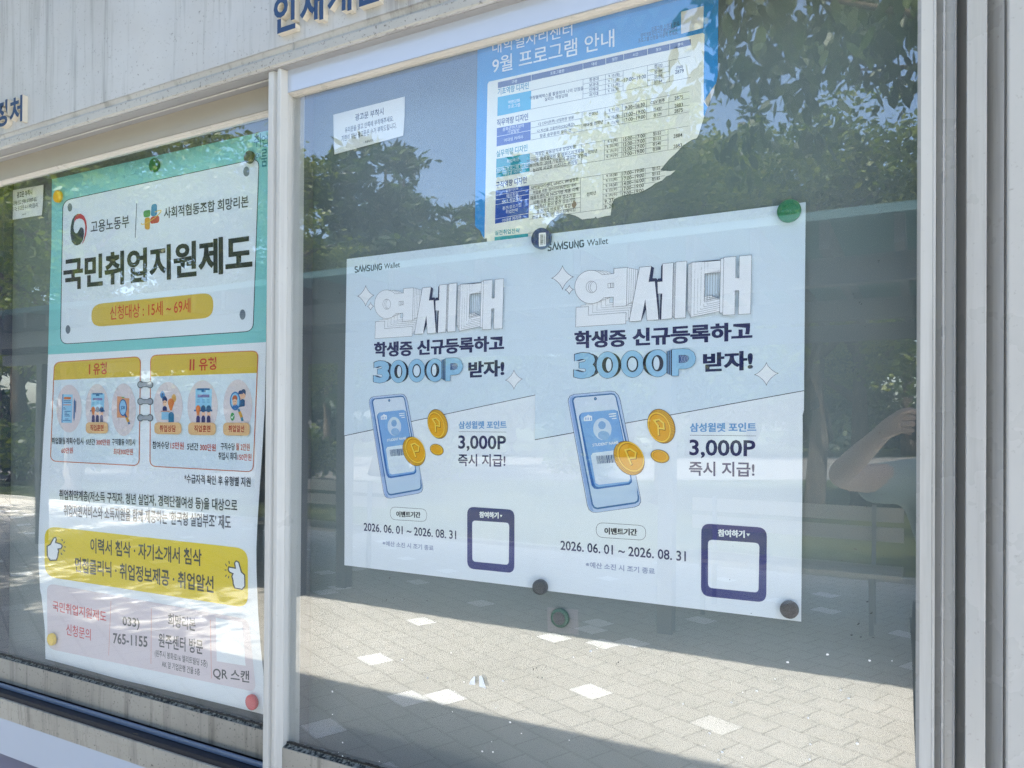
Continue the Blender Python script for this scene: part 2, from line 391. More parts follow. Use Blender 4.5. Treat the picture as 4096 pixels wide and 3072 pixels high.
# ------------------------------------------------------------------ sliding doors
def door(label, x0, x1, yf, yg, zb, zt, band_t, band_b, gl_t, gl_b, rail_t, rail_b, xs_l, xg_l, xg_r, group='glass doors of the notice board'):
    d = thing('sliding_door', label, 'glass door', ((x0+x1)/2, yg, zb), group)
    mb = MB(); mb.box(x0, x1, yf, yg+.012, band_b, band_t); mb.build('top_rail', M_BAND if yf < -.06 else M_RAIL_SHADE, d, bevel=.0008)
    h = band_b-gl_t
    mb = MB(); mb.prism([(yf+.0005, band_b-.0005), (yf-.0008, band_b-.0015), (yf+.001, band_b-h*.35), (yf+.0035, band_b-h*.45), (yf+.004, band_b-h*.6), (yg-.004, gl_t+.001), (yg-.0035, gl_t), (yg+.004, gl_t), (yg+.004, band_b-.0005)], 'x', x0, x1)
    mb.build('glazing_bead', M_CREAM, d)
    mb = MB(); mb.box(x0, x1, yf, yg+.012, rail_b, rail_t); mb.build('bottom_rail', M_RAIL, d, bevel=.001)
    mb = MB(); mb.prism([(yf+.0005, rail_t+.0003), (yg-.005, gl_b-.003), (yg-.0035, gl_b), (yg+.004, gl_b), (yg+.004, rail_t+.0003)], 'x', x0, x1)
    mb.build('lower_bead', M_GRIME, d)
    mb = MB(); mb.box(x0, x1, yg-.0042, yg-.0034, gl_b-.004, gl_b+.0016); mb.build('glass_seal', M_GASKET, d)
    for a, bq, nm in ((xs_l, xg_l, 'stile'), (xg_r, x1, 'stile')):
        mb = MB()
        if nm == 'stile' and a == xs_l: mb.prism([(a, yf+.001), (a+.003, yf+.001), (bq-.0015, yg-.004), (bq, yg-.0035), (bq, yg+.012), (a, yg+.012)], 'z', rail_t, band_b)
        else: mb.box(a, bq, yf, yg+.012, rail_t, band_b)
        mb.build(nm, M_FRAME, d, bevel=.0005)
    mb = MB(); mb.box(xg_l+.0003, xg_l+.0045, yg-.0036, yg+.006, gl_b, gl_t); mb.build('glass_seal', M_GASKET, d)
    mb = MB(); mb.box(xg_l-.003, xg_r+.003, yg-.0025, yg+.0025, gl_b-.004, gl_t+.004); mb.build('glass_pane', M_GLASS if yf < -.06 else M_GLASS2, d)
    return d
dr = door('right sliding glass door in front of the torn blue programme poster', mxs[6]-.004, px_(300, -.062)+.02, YD, YG, .8, 2.2,
     Z(1133, 279, YD), Z(1133, 376, YD), Z(1163, 394, YG), Z(1138, 2961, YG), Z(1113.6, 2985, YD), Z(1113.6, 2985, YD)-.062,
     mxs[6]-.002, UP(1163, 900, YG).x, px_(293, -.062)+.004)
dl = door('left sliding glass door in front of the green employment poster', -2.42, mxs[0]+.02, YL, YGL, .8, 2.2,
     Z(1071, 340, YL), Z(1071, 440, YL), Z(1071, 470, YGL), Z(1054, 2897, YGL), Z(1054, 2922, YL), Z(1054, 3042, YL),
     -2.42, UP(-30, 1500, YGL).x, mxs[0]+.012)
# paint specks and scratches on the right pane
mb = MB(); rnd = random.Random(4)
for i in range(46):
    u = rnd.uniform(1250, 3600); v = rnd.uniform(2560, 3060); p = UP(u, v, YG-.0026); r = rnd.uniform(.0008, .0021)
    mb.add([(p.x+r*math.cos(k)*rnd.uniform(.7, 1.3), p.y-.0004, p.z+r*math.sin(k)*rnd.uniform(.6, 1)) for k in (0, 1.05, 2.1, 3.14, 4.2, 5.2)]+[(p.x, p.y-.0009, p.z)], [(i, (i+1) % 6, 6) for i in range(6)])
mb.build('paint_specks', mat('white_paint_speck', (240, 240, 238), .6), dr)
mb = MB(); rnd = random.Random(9)
for (cu, cv, n, su, sv) in ((2380, 2640, 16, 90, 60), (2150, 2660, 8, 20, 30), (1720, 2640, 4, 30, 3), (3480, 2560, 12, 60, 110), (1560, 2400, 6, 60, 20), (2900, 2250, 6, 300, 200)):
    for i in range(n):
        p = UP(rnd.gauss(cu, su), rnd.gauss(cv, sv), YG-.0026); r = rnd.uniform(.0002, .0008); a = rnd.uniform(0, 3.14); l = rnd.uniform(1, 4)
        dx, dz = math.cos(a)*r*l, math.sin(a)*r*l
        mb.add([(p.x-dx, p.y-.0003, p.z-dz), (p.x+dz*.3, p.y-.0003, p.z-dx*.3-r*.3), (p.x+dx, p.y-.0003, p.z+dz), (p.x-dz*.3, p.y-.0003, p.z+dx*.3+r*.3)], [(0, 1, 2, 3)])
mb.build('dirt_marks', mat('dark_dirt_mark', (70, 74, 72), .8), dr)

# ------------------------------------------------------------------ the two matching wallet posters
def wallet_poster():
    p = Printer(0.0)
    PAPER, SKY, OUT, FACE = (240, 244, 248), (220, 233, 243), (28, 32, 60), (246, 247, 250)
    TLc, TRc, BRc, BLc = (2147, 941.6), (3223, 808.6), (3205, 2486.6), (2138, 2357)
    p.part('paper').frame(0, 0, 1); p.z = 1
    p.poly([TLc, TRc, (3218, 1200), (3216, 1640), (3210, 1660), (3211, 1700), BRc, BLc, (2142, 1700)], PAPER)
    p.part('sky_tint'); p.z = 2
    p.poly([TLc, TRc, (3216, 1562.6), (2139.5, 1758.9)], SKY); p.up(); p.stroke([(2139.5, 1758.9), (3216, 1562.6)], 3, OUT)
    # maker's line, drawn letter by letter
    p.part('heading').frame(*G2); p.z = 3
    def let(ch, x, wd):
        y = 467-(x-165)*.115; h = 48
        P = {'S': [(.95, .83), (.8, .97), (.2, .97), (.05, .8), (.08, .62), (.92, .4), (.95, .2), (.8, .03), (.2, .03), (.05, .18)],
             'A': [(.02, 0), (.5, 1), (.98, 0)], 'M': [(.03, 0), (.1, 1), (.5, .1), (.9, 1), (.97, 0)], 'U': [(.05, 1), (.05, .2), (.25, .03), (.75, .03), (.95, .2), (.95, 1)],
             'N': [(.05, 0), (.05, 1), (.95, 0), (.95, 1)], 'G': [(.93, .8), (.78, .97), (.22, .97), (.05, .8), (.05, .2), (.22, .03), (.78, .03), (.95, .2), (.95, .48), (.55, .48)]}[ch]
        p.stroke([(x+a*wd, y-b*h-a*wd*.115) for a, b in P], 11, (28, 32, 46))
    for ch, x, wd in zip('SAMSUNG', (168, 203, 240, 288, 327, 366, 404), (26, 32, 40, 27, 27, 27, 29)): let(ch, x, wd)
    p.text('Wallet', 457, 434, 614, 415, 47, (28, 32, 46), .012)
    # sparkles
    p.part('sparkle')
    def star(cx, cy, rx, ry):
        q = []
        for i in range(48):
            a = 2*math.pi*i/48; c, s = math.cos(a), math.sin(a)
            x = rx*abs(c)**2.7*(1 if c > 0 else -1); y = ry*abs(s)**2.7*(1 if s > 0 else -1); q.append((cx+x, cy+y-.06*x))
        p.z = 4; p.poly(q, FACE); p.z = 5; p.stroke(q, 3, OUT, True)
    star(277, 664, 81, 88); p.part('sparkle#2'); star(327, 754, 31, 33); p.part('sparkle#3'); star(1780, 1375, 88, 84)
    # block headline
    p.part('block_headline').frame(2200, 1000, 840/2212); p.z = 4
    def face(pts, holes=(), fill=FACE, w=3.2):
        p.poly(pts, fill, holes); p.up(); p.stroke(pts, w, OUT, True)
        for h in holes: p.stroke(h, w, OUT, True)
        p.up()
    def sc_(pts, vp, k): return [(x+(vp[0]-x)*k, y+(vp[1]-y)*k) for x, y in pts]
    nn = [(277, 605), (410, 597), (405, 688), (804, 658), (800, 778), (272, 812)]
    for i in range(5, 0, -1): face(sc_(nn, (1250, 190), .053*i), w=2)
    face(nn)
    yb = [(560, 262), (678, 250), (678, 198), (818, 185), (810, 590), (668, 602), (672, 497), (560, 505)]
    rect = [(615, 355), (676, 350), (676, 396), (615, 402)]
    for i in range(5, 0, -1): face(sc_(yb, (1296, 275), .045*i), w=2)
    circ = p.ellp(438, 392, 172, 175, 0, 60)
    for i in range(3, 0, -1): face(sc_(circ, (1296, 250), .05*i), w=2)
    ring = [q for q in p.ellp(438, 392, 172, 175, 0, 60, 47, 313)]
    outl = [(560, 262)]+yb[1:7]+[(572, 505)]+ring
    hole = p.ellp(441, 391, 56, 62, 0, 30)
    face(outl, (hole, rect))
    for k in (20, 40): p.stroke(p.ellp(441+k, 391, 52, 60, 0, 20, 110, 250), 2.6, OUT)
    p.stroke([(640, 354), (640, 398)], 2.6, OUT); p.stroke([(660, 352), (660, 396)], 2.6, OUT)
    p.up()
    DK = (34, 42, 84)
    p.poly([(1072, 173), (1100, 190), (1085, 300), (1125, 300), (1142, 325), (1156, 715), (1150, 737), (1110, 332), (1045, 337)], DK)
    p.poly([(1190, 148), (1176, 172), (1172, 300), (1140, 303), (1134, 338), (1188, 336)], DK)
    p.poly([(1186, 462), (1168, 468), (1160, 735), (1174, 735)], DK); p.poly([(1008, 525), (1020, 620), (985, 700), (965, 748)], DK); p.up()
    face([(948, 185), (1072, 173), (1045, 337), (1110, 332), (1150, 737), (1026, 744), (1014, 600), (1008, 525), (965, 748), (838, 757)])
    face([(1190, 148), (1304, 136), (1290, 725), (1174, 735), (1186, 462), (1140, 465), (1136, 338), (1188, 334)])
    ii = [(1332, 130), (1447, 120), (1433, 717), (1316, 725)]
    for i in (3, 2, 1): face([(x-8*i, y+4*i if y < 400 else y-9*i) for x, y in ii], w=2.6)
    face(ii)
    dd = [(1500, 135), (1807, 107), (1805, 240), (1638, 255), (1632, 552), (1800, 516), (1798, 648), (1488, 713)]
    for i in (3, 2, 1): face(sc_(dd, (1250, 260), .05*i), w=2.6)
    for i in range(5, -1, -1):
        q = sc_(dd, (2250, 100), .045*i)
        if i: p.stroke(q, 2.6, OUT, True)
        else: face(dd)
    aa = [(1836, 83), (1965, 72), (1960, 298), (1997, 297), (2001, 68), (2130, 57), (2118, 675), (1988, 682), (1994, 430), (1956, 433), (1953, 684), (1825, 692)]
    face([(x-33, y+(12 if y < 400 else -24)) for x, y in ((1836, 83), (1900, 78), (1900, 684), (1825, 692))]); face(aa)
    # sub headline
    p.part('lettering').frame(2260, 1280, 840/2212); p.z = 4
    p.text('학생증', 103, 300, 645, 283, 182, NAVY, .03, 2); p.text('신규등록하고', 715, 276, 1970, 213, 186, NAVY, .03, 2)
    p.text('받자!', 1458, 550, 1976, 526, 200, NAVY, .03, 2)
    p.part('points_headline'); p.z = 4
    BL3 = (156, 200, 230)
    def zero(cx, cy, rx, ry, hx, hy, wx, wy, dx):
        for k in range(4, 0, -1): p.poly(p.ellp(cx+dx*k, cy, rx-k, ry-3*k), OUT)
        p.up(); p.poly(p.ellp(cx, cy, rx, ry), OUT); p.up(); p.poly(p.ellp(cx, cy, rx-3.5, ry-3.5), BL3); p.up()
        p.poly(p.ellp(hx, hy, wx+4, wy+4), OUT); p.up(); p.poly(p.ellp(hx+wx*.25*(dx > 0)-wx*.2*(dx < 0)+0, hy, wx*.55 if dx else wx*.8, wy*.86), SKY); p.up()
    for k in range(5, 0, -1):
        p.text('3', 92+9*k, 620-2*k, 326+7*k, 612-2*k, 272-4*k, OUT if k != 3 else (70, 84, 130), .05); p.up()
    p.text('3', 88, 624, 330, 616, 280, OUT, .06); p.up(); p.text('3', 96, 619, 322, 611, 268, BL3, .05); p.up()
    zero(712, 464, 125, 144, 712, 465, 58, 80, 0)
    zero(450, 475, 118, 142, 450, 474, 54, 79, 8)
    zero(978, 457, 127, 146, 978, 456, 58, 82, -8)
    pp_ = [(1128, 311), (1250, 303), (1310, 308), (1360, 340), (1384, 400), (1370, 460), (1330, 500), (1270, 517), (1203, 518), (1201, 590), (1128, 591)]
    ph = [(1203, 372), (1270, 370), (1298, 380), (1305, 408), (1296, 436), (1268, 448), (1203, 452)]
    for k in range(5, 0, -1): p.poly([(x-11*k, y+4*k if y < 450 else y-5*k) for x, y in pp_], OUT if k % 2 else (120, 160, 200)); p.up()
    p.poly(pp_, BL3, (ph,)); p.up(); p.stroke(pp_, 3.4, OUT, True); p.stroke(ph, 3.4, OUT, True); p.poly(ph, (70, 96, 150))
    p.z -= 1; p.up(2)
    for k in range(5): p.stroke(p.ellp(1215+k*16, 411, 16, 36, 0, 10, -80, 80), 2.5, SKY)
    # phone
    p.part('phone_picture').frame(2250, 1540, 480/1475); p.z = 6
    body = [(68, 205), (68, 175), (90, 135), (140, 112), (590, 73), (650, 82), (690, 125), (712, 180), (965, 1400), (965, 1440), (940, 1482), (890, 1503), (420, 1570), (365, 1565), (325, 1535), (303, 1480)]
    p.poly(body, (30, 44, 84)); p.up()
    p.poly([(x+(5 if x < 500 else -5), y+(4 if y < 800 else -4)) for x, y in body], (190, 208, 238)); p.up()
    p.poly([(86, 205), (98, 155), (140, 124), (130, 190), (365, 1490), (385, 1555), (345, 1535), (318, 1480)], (150, 178, 224))
    bz = [(118, 200), (124, 165), (150, 142), (595, 101), (640, 108), (668, 150), (945, 1385), (940, 1430), (900, 1458), (430, 1528), (385, 1515), (358, 1470)]
    p.up(); p.poly(bz, (58, 110, 166)); p.up()
    scn = [(138, 195), (148, 168), (170, 155), (600, 118), (635, 124), (655, 158), (925, 1388), (918, 1420), (890, 1438), (430, 1506), (398, 1496), (378, 1462)]
    p.poly(scn, (222, 232, 244)); p.up()
    p.poly([(260, 870), (880, 800), (925, 1388), (918, 1420), (890, 1438), (430, 1506), (398, 1496), (378, 1462)], (196, 216, 238)); p.up()
    p.ell(406, 169, 17, 19, (40, 84, 128)); p.up(); p.ell(406, 169, 8, 9, (120, 170, 210)); p.up()
    cardb = [(205, 400), (212, 370), (240, 345), (640, 303), (680, 320), (855, 1165), (855, 1195), (825, 1225), (430, 1280), (390, 1272), (360, 1235), (330, 1100)]
    p.poly(cardb, (34, 104, 178)); p.up()
    cardf = [(222, 400), (226, 366), (250, 340), (640, 303), (674, 318), (842, 1150), (838, 1182), (810, 1205), (445, 1255), (412, 1245), (388, 1205)]
    p.poly(cardf, (132, 178, 228)); p.up()
    p.poly([(352, 870), (375, 835), (760, 788), (835, 1150), (815, 1185), (450, 1226), (410, 1205)], (226, 236, 246)); p.up()
    p.ell(493, 540, 112, 134, (212, 226, 242), -8); p.up(); p.ell(510, 618, 72, 54, (150, 186, 224), 8); p.ell(488, 494, 46, 50, (140, 178, 220)); p.up()
    p.poly([(270, 445), (268, 395), (300, 380), (318, 362), (338, 376), (366, 380), (368, 438)], WHITE)
    p.up()
    for x in (285, 312, 342): p.poly([(x, 430), (x, 400), (x+12, 399), (x+12, 429)], (118, 166, 218))
    for a, bq in (((572, 360), (662, 350)), ((578, 388), (664, 378)), ((612, 414), (668, 408))): p.stroke([a, bq], 12, WHITE)
    p.text('STUDENT NAME', 372, 757, 690, 724, 36, WHITE, .02)
    rb = random.Random(2); x = 416
    while x < 640:
        wd = rb.choice((5, 5, 8, 16)); p.poly([(x+(y-865)*.16, y-(x-416)*.07) for x, y in ((x, 872), (x+wd, 872), (x+wd, 968), (x, 968))], (74, 98, 140)); x += wd+6
    # coins
    def coin(nm, cx, cy, rx, ry, rot, fx_, fy, frx, fry, pl):
        p.part(nm); p.z = 16
        p.ell(cx, cy, rx+6, ry+6, (44, 40, 50), rot); p.up(); p.ell(cx, cy, rx, ry, (232, 172, 40), rot); p.up()
        if pl:
            o = p.ellp(cx, cy, rx, ry, rot, 64); q = p.ellp(fx_, fy, frx, fry, rot, 64)
            for i in range(64): p.stroke([o[i], q[i]], 4, (150, 104, 30))
        p.up(); p.ell(fx_, fy, frx, fry, (255, 204, 64), rot); p.up(); p.ell(fx_, fy, frx*.9, fry*.9, (196, 126, 8), rot); p.up()
        p.ell(fx_+3, fy+4, frx*.86, fry*.86, (240, 170, 14), rot); p.up()
        if pl:
            for o, c in ((7, (150, 90, 6)), (0, (255, 216, 84))):
                p.stroke([(a+o, bq+o) for a, bq in pl], 20 if o == 0 else 24, c); p.up()
    coin('coin_picture', 1217, 507, 158, 214, -22, 1190, 520, 132, 192, [(1185, 620), (1178, 500), (1130, 436), (1190, 424), (1245, 470), (1250, 540), (1190, 530)])
    coin('coin_picture#2', 820, 898, 168, 222, -34, 842, 880, 148, 200, [(850, 980), (775, 800), (835, 785), (905, 830), (895, 895), (830, 900)])
    coin('coin_picture#3', 1201, 876, 112, 74, 16, 1196, 872, 98, 62, None)
    # lower lettering
    p.part('lettering').frame(*G4); p.z = 4
    p.text('삼성월렛 포인트', 1215, 328, 1703, 327, 66, (118, 168, 216), .022, 1); p.stroke([(1217, 352), (1704, 357)], 2.6, OUT)
    p.text('3,000P', 1212, 520, 1700, 530, 137, NAVY, .022); p.text('즉시 지급!', 1210, 650, 1693, 660, 106, NAVY, .022)
    p.part('date_box')
    p.stroke(p.rr([(525, 995), (891, 1019), (891, 1127), (525, 1103)], 54), 3, OUT, True)
    p.text('이벤트기간', 585, 1082, 825, 1093, 50, (26, 28, 66), .03, 1)
    p.text('2026. 06. 01 ~ 2026. 08. 31', 262, 1197, 1187, 1283, 70, NAVY, .018)
    p.text('※예산 소진 시 조기 종료', 448, 1326, 958, 1379, 44, (150, 160, 188), .025)
    p.part('join_panel'); p.z = 4
    p.poly(p.rr([(1300, 1001), (1784, 1034), (1779, 1586), (1298, 1536)], 68), (36, 38, 116)); p.up()
    p.poly(p.rr([(1350, 1121), (1729, 1147), (1722, 1513), (1350, 1476)], 34), WHITE)
    p.text('참여하기', 1422, 1098, 1618, 1108, 54, WHITE, .03, 1); p.poly([(1632, 1076), (1660, 1078), (1645, 1098)], WHITE)
    return p
GRP = 'matching wallet promotion posters'
wr = thing('poster', 'wallet promotion poster with white block headline, the right one of two, under green magnet', 'poster', UP(2680, 2400), GRP)
def bow(p):
    t = (p.z-1.26)/.56; b = .005*math.sin(math.pi*min(1, max(0, t)))**1.3
    return CAM+(p-CAM)*((CD-b)/CD)
wallet_poster().build(wr, bend=bow)
off = UP(1386, 1035.6)-UP(2147, 941.6); off.y = .0009
wl = wr.copy(); COL.objects.link(wl); wl.location = wr.location+off
for ch in list(wr.children):
    c_ = ch.copy(); COL.objects.link(c_); c_.parent = wl; c_.matrix_parent_inverse = ch.matrix_parent_inverse.copy()
wl['label'] = 'wallet promotion poster with white block headline, the left one of two under the small notice'

# ------------------------------------------------------------------ torn blue programme poster
def programme_poster():
    p = Printer(.0026); p.frame(*F6)
    PALE, BLUE = (242, 242, 230), (56, 146, 214)
    tear = [(1684, 760), (1690, 745), (1716, 788), (1700, 830), (1690, 860), (1672, 918), (1650, 990), (1636, 1018), (1600, 1030), (1530, 1075), (1498, 1112), (1470, 1140), (1430, 1176), (1400, 1212), (1378, 1240), (1365, 1256), (1440, 1262),
            (1478, 1257), (1440, 1290), (1410, 1300), (1380, 1330), (1330, 1350), (1300, 1375), (1255, 1400), (1215, 1420), (1150, 1432), (1100, 1440), (1060, 1452), (1025, 1468), (1012, 1500), (1004, 1550), (1000, 1588), (960, 1594), (900, 1610), (890, 1596), (880, 1608),
            (830, 1612), (790, 1618), (760, 1600), (740, 1590), (700, 1578), (640, 1572), (615, 1584), (585, 1612), (560, 1628), (535, 1660), (520, 1690), (505, 1780)]
    low = [(90, 1792), (86, 1755), (66, 1762), (50, 1730), (38, 1700), (10, 1680), (0, 1660)]
    p.part('paper'); p.z = 1
    p.poly([(20, 290), (1795, -130), (1793, 200), (1790, 560), (1776, 622)]+tear+low, PALE)
    p.part('blue_border'); p.z = 2
    p.poly([(20, 290), (1795, -130), (1793, 200), (1790, 560), (1776, 622), (1690, 745), (1685, 640), (1692, 252), (1678, 243), (103, 603), (93, 620), (83, 1106), (70, 1763), (50, 1730), (38, 1700), (10, 1680), (0, 1660), (8, 1100)], BLUE)
    p.z = 3; p.poly([(1716, 788), (1700, 830), (1690, 860), (1685, 842), (1686, 752)], BLUE)
    for i, (x, y, s_) in enumerate(((880, 200, 120), (1010, 150, 130), (1150, 130, 120), (1270, 70, 110), (700, 240, 90), (1350, 150, 90))):
        p.poly([(x, y), (x+s_, y-s_*.22), (x+s_*.5, y+s_*.65)], (64, 154, 218))
    p.part('torn_flap'); p.z = 5
    p.poly([(1690, 745), (1776, 615), (1758, 690), (1716, 790)], (198, 190, 174))
    p.part('heading'); p.z = 4
    p.text('대학일자리센터', 128, 402, 718, 262, 104, WHITE, .004); p.text('9월 프로그램 안내', 128, 548, 1028, 345, 122, WHITE, .008)
    for a in (('프로그램 신청과 문의', 1300, 234, 1503, 190, 34), ('경력개발관리시스템(YGEMS)', 1220, 284, 1490, 226, 36), ('프로그램 신청을 이용해 주세요.', 1203, 318, 1498, 254, 34)): p.text(*a, (18, 50, 84), .01)
    p.part('code_square'); p.poly([(1520, 88), (1687, 43), (1683, 206), (1520, 250)], (226, 228, 226))
    p.part('table'); p.z = 4
    hx = (168, 416, 797, 965, 1097, 1273, 1437, 1593); hy = lambda x, a: 608-.2246*(x-168)+a
    for i, nm in enumerate(('구분', '프로그램명', '대상', '일정', '시간', '장소', '문의')):
        a, bq = hx[i]+1, hx[i+1]-2
        p.z = 4; p.poly([(a, hy(a, 0)), (bq, hy(bq, 0)), (bq, hy(bq, 46)), (a, hy(a, 43))], (78, 84, 122)); p.z = 5
        c = (a+bq)/2; p.ctext(nm, c, hy(c, 22), 24, -.22, WHITE)
    p.z = 4
    TE, BLU, GRN, LN = (62, 172, 212), (56, 84, 168), (10, 150, 166), (70, 76, 84)
    p.text('기초역량 디자인', 168, 703, 397, 655, 50, (26, 138, 170), .02); p.text('직무역량 디자인', 162, 933, 392, 886, 52, (36, 58, 120), .02)
    p.text('실무역량 디자인', 158, 1162, 387, 1113, 50, (10, 140, 150), .02); p.text('구직역량 디자인', 155, 1392, 381, 1350, 50, (32, 62, 132), .02)
    p.frame(1900, 600, 600/2212); p.text('실전취업전략', 292, 1262, 660, 1222, 74, (14, 148, 166), .02)
    p.poly([(290, 1283), (785, 1230), (785, 1312), (290, 1362)], (16, 160, 172)); p.stroke([(785, 1230), (930, 1212)], 4, LN)
    p.z = 5; p.ctext('대기업 공채', 535, 1330, 44, -.11, WHITE); p.frame(*F6); p.z = 4
    p.poly([(168, 717), (415, 668), (412, 806), (165, 857)], TE)
    p.poly([(162, 945), (411, 899), (410, 1032), (160, 1080)], BLU); p.poly([(158, 1172), (405, 1131), (403, 1264), (155, 1311)], GRN); p.poly([(153, 1405), (401, 1366), (396, 1606), (148, 1650)], (36, 78, 168))
    p.z = 5
    for a, bq in (((160, 1008), (410, 962)), ((156, 1241), (404, 1198)), ((155, 1276), (403, 1232)), ((152, 1441), (400, 1398)), ((151, 1475), (399, 1432)), ((150, 1510), (398, 1468)), ((148, 1616), (396, 1573))): p.stroke([a, bq], 2.6, WHITE)
    for tx, cx, cy in (('역량강화', 288, 748), ('프로그램', 288, 780), ('문화콘텐츠분야', 284, 940), ('기업탐방', 284, 968), ('여대생 커리어', 284, 1022), ('취업특강', 280, 1182), ('자기PR프로그램 발표회', 280, 1236), ('여대생 커리어', 279, 1272),
                       ('입쏠신JOB', 274, 1400), ('해외취업', 274, 1438), ('NCS 취업특강', 272, 1474), ('중견/강소기업', 272, 1524), ('취업전략', 272, 1556), ('여대생 커리어', 270, 1614)): p.ctext(tx, cx, cy, 26, -.2, WHITE)
    # ruled lines: block = left top, left bottom, right top, right bottom
    def rows(yl0, yl1, yr0, yr1, n, xa, xb, x1=1590):
        for i in range(n+1):
            t = i/n; yl = yl0+(yl1-yl0)*t; yr = yr0+(yr1-yr0)*t; f = lambda x: yl+(yr-yl)*(x-412)/(1590-412)
            p.stroke([(xa, f(xa)), (xb, f(xb))], 2.2, LN)
    def col(x, yl0, yl1, yr0, yr1):
        t = (x-412)/(1590-412); p.stroke([(x, yl0+(yr0-yl0)*t), (x-1, yl1+(yr1-yl1)*t)], 2.2, LN)
    B1, B2, B3, B4 = (669, 806, 414, 571), (899, 1033, 674, 823), (1131, 1264, 926, 1082), (1366, 1615, 1194, 1455)
    for b_, r in ((B1, 1590), (B2, 1582), (B3, 1575)): rows(*b_, 1, 412, r)
    rows(*B1, 4, 797, 1093); rows(*B1, 4, 1272, 1434); rows(*B2, 3, 412, 790); rows(*B2, 3, 960, 1582); rows(*B3, 4, 408, 785); rows(*B3, 4, 955, 1420); rows(*B4, 7, 402, 778)
    for x in (797, 963, 1093, 1272, 1434): col(x, *B1)
    for x in (790, 960, 1088, 1266, 1430): col(x, *B2)
    for x in (785, 955, 1083, 1260, 1424): col(x, *B3)
    for x in (778, 945): col(x, *B4)
    f4 = lambda i, x: (B4[0]+(B4[1]-B4[0])*i/7)+((B4[2]+(B4[3]-B4[2])*i/7)-(B4[0]+(B4[1]-B4[0])*i/7))*(x-412)/1178
    for i, xe in enumerate((1390, 1400, 1400, 1330, 1215, 1030, 1010, 1000)): p.stroke([(778 if i in (0, 7) else 945, f4(i, 778 if i in (0, 7) else 945)), (xe, f4(i, xe))], 2.2, LN)
    p.stroke([(1080, f4(0, 1080)), (1076, f4(4.6, 1076))], 2.2, LN); p.stroke([(1256, f4(0, 1256)), (1252, f4(2.9, 1252))], 2.2, LN); p.stroke([(1418, f4(0.3, 1418)), (1418, f4(1.2, 1418))], 2.2, LN)
    for tx, cx, cy in (('역량블랙박스를 활용하여 나의 강점을', 602, 688), ('살리는 역량강화', 600, 718), ('정경대', 877, 585), ('보과대', 876, 623), ('인예대', 876, 659), ('과기대', 875, 695), ('9. 10.(월)', 1026, 556), ('9. 11.(화)', 1024, 594), ('9. 13.(목)', 1023, 630), ('9. 18.(화)', 1022, 666),
                       ('17:00~19:00', 1182, 577), ('창102', 1353, 484), ('창184', 1352, 524), ('창185', 1351, 562), ('창184', 1350, 600), ('(760)', 1508, 498), ('2879', 1508, 527),
                       ('CJ CGV(원주) 산업현장 방문', 598, 892), ('나 자신을 고용하라(CEO특강)', 596, 944), ('항공 승무원의 모든 것', 594, 982), ('전학년', 872, 838), ('여대생 전학년', 872, 912), ('9. 7.(금)', 1024, 811), ('9. 10.(월)', 1024, 862), ('9. 13.(목)', 1020, 904), ('9:30~16:30', 1179, 783), ('17:00~19:00', 1178, 834), ('17:00~19:00', 1177, 873),
                       ('CGV 원주', 1347, 748), ('미437', 1347, 803), ('청129', 1346, 845), ('2875', 1503, 720), ('2883', 1502, 777), ('2875', 1501, 816),
                       ('직장인 금융상식과 창업지원', 593, 1110), ('한미약품 채용설명회 및 캠퍼스리크루팅', 592, 1152), ('기업분석특강/ 2018 기업분석 공모전 설명회', 592, 1186), ('논리적 시고와 비즈니스 라이팅', 590, 1224), ('전학년', 866, 1118), ('9. 6.(목)', 1015, 1040), ('9. 20.(목)', 1014, 1076), ('9. 19.(수)', 1013, 1114), ('9. 19.(수)', 1012, 1151),
                       ('15:00~17:00', 1173, 1014), ('15:00~17:00', 1172, 1052), ('15:00~17:00', 1171, 1089), ('17:00~19:00', 1170, 1126), ('청152', 1342, 984), ('청152', 1342, 1022), ('정240', 1340, 1060), ('청208', 1339, 1098), ('2884', 1496, 1000), ('2883', 1494, 1076),
                       ('대학일자리센터, LINC+, IPP설명회', 588, 1354), ('취업을 위한 영어인터뷰(면접) 대비', 587, 1393), ('채용트렌드와 NCS기반 채용 이해', 585, 1427), ('식품/유통 분야 중견 강소기업', 584, 1466), ('자동차/IT 분야 중견 강소기업', 583, 1500), ('중견기업 바로알기 특강', 581, 1540), ('면접 & 취업대비 이미지메이킹', 581, 1574), ('전학년', 858, 1428),
                       ('9. 10.(월)', 1010, 1293), ('9. 11.(화)', 1008, 1328), ('9. 14.(금)', 1007, 1366), ('9. 12.(수)', 1006, 1402), ('9. 19.(수)', 1005, 1440), ('9. 27.', 992, 1480), ('9. 20', 988, 1520), ('17:00~19:00', 1168, 1268), ('17:00~19:00', 1167, 1306), ('14:00~16:00', 1166, 1342), ('17:00~19:00', 1165, 1380), ('17:00~19:00', 1164, 1418),
                       ('청152', 1336, 1242), ('청152', 1335, 1280), ('청185', 1334, 1318)):
        p.ctext(tx, cx, cy, 28, -.19, (30, 34, 42), .012)
    p.part('stain'); p.z = 6; p.poly([(720, 1530), (712, 1510), (730, 1480), (745, 1490), (750, 1510), (735, 1536)], (150, 128, 108))
    return p
pb = thing('poster', 'torn blue career programme poster with a ragged lower right edge and printed timetable', 'poster', UP(2500, 700))
programme_poster().build(pb)

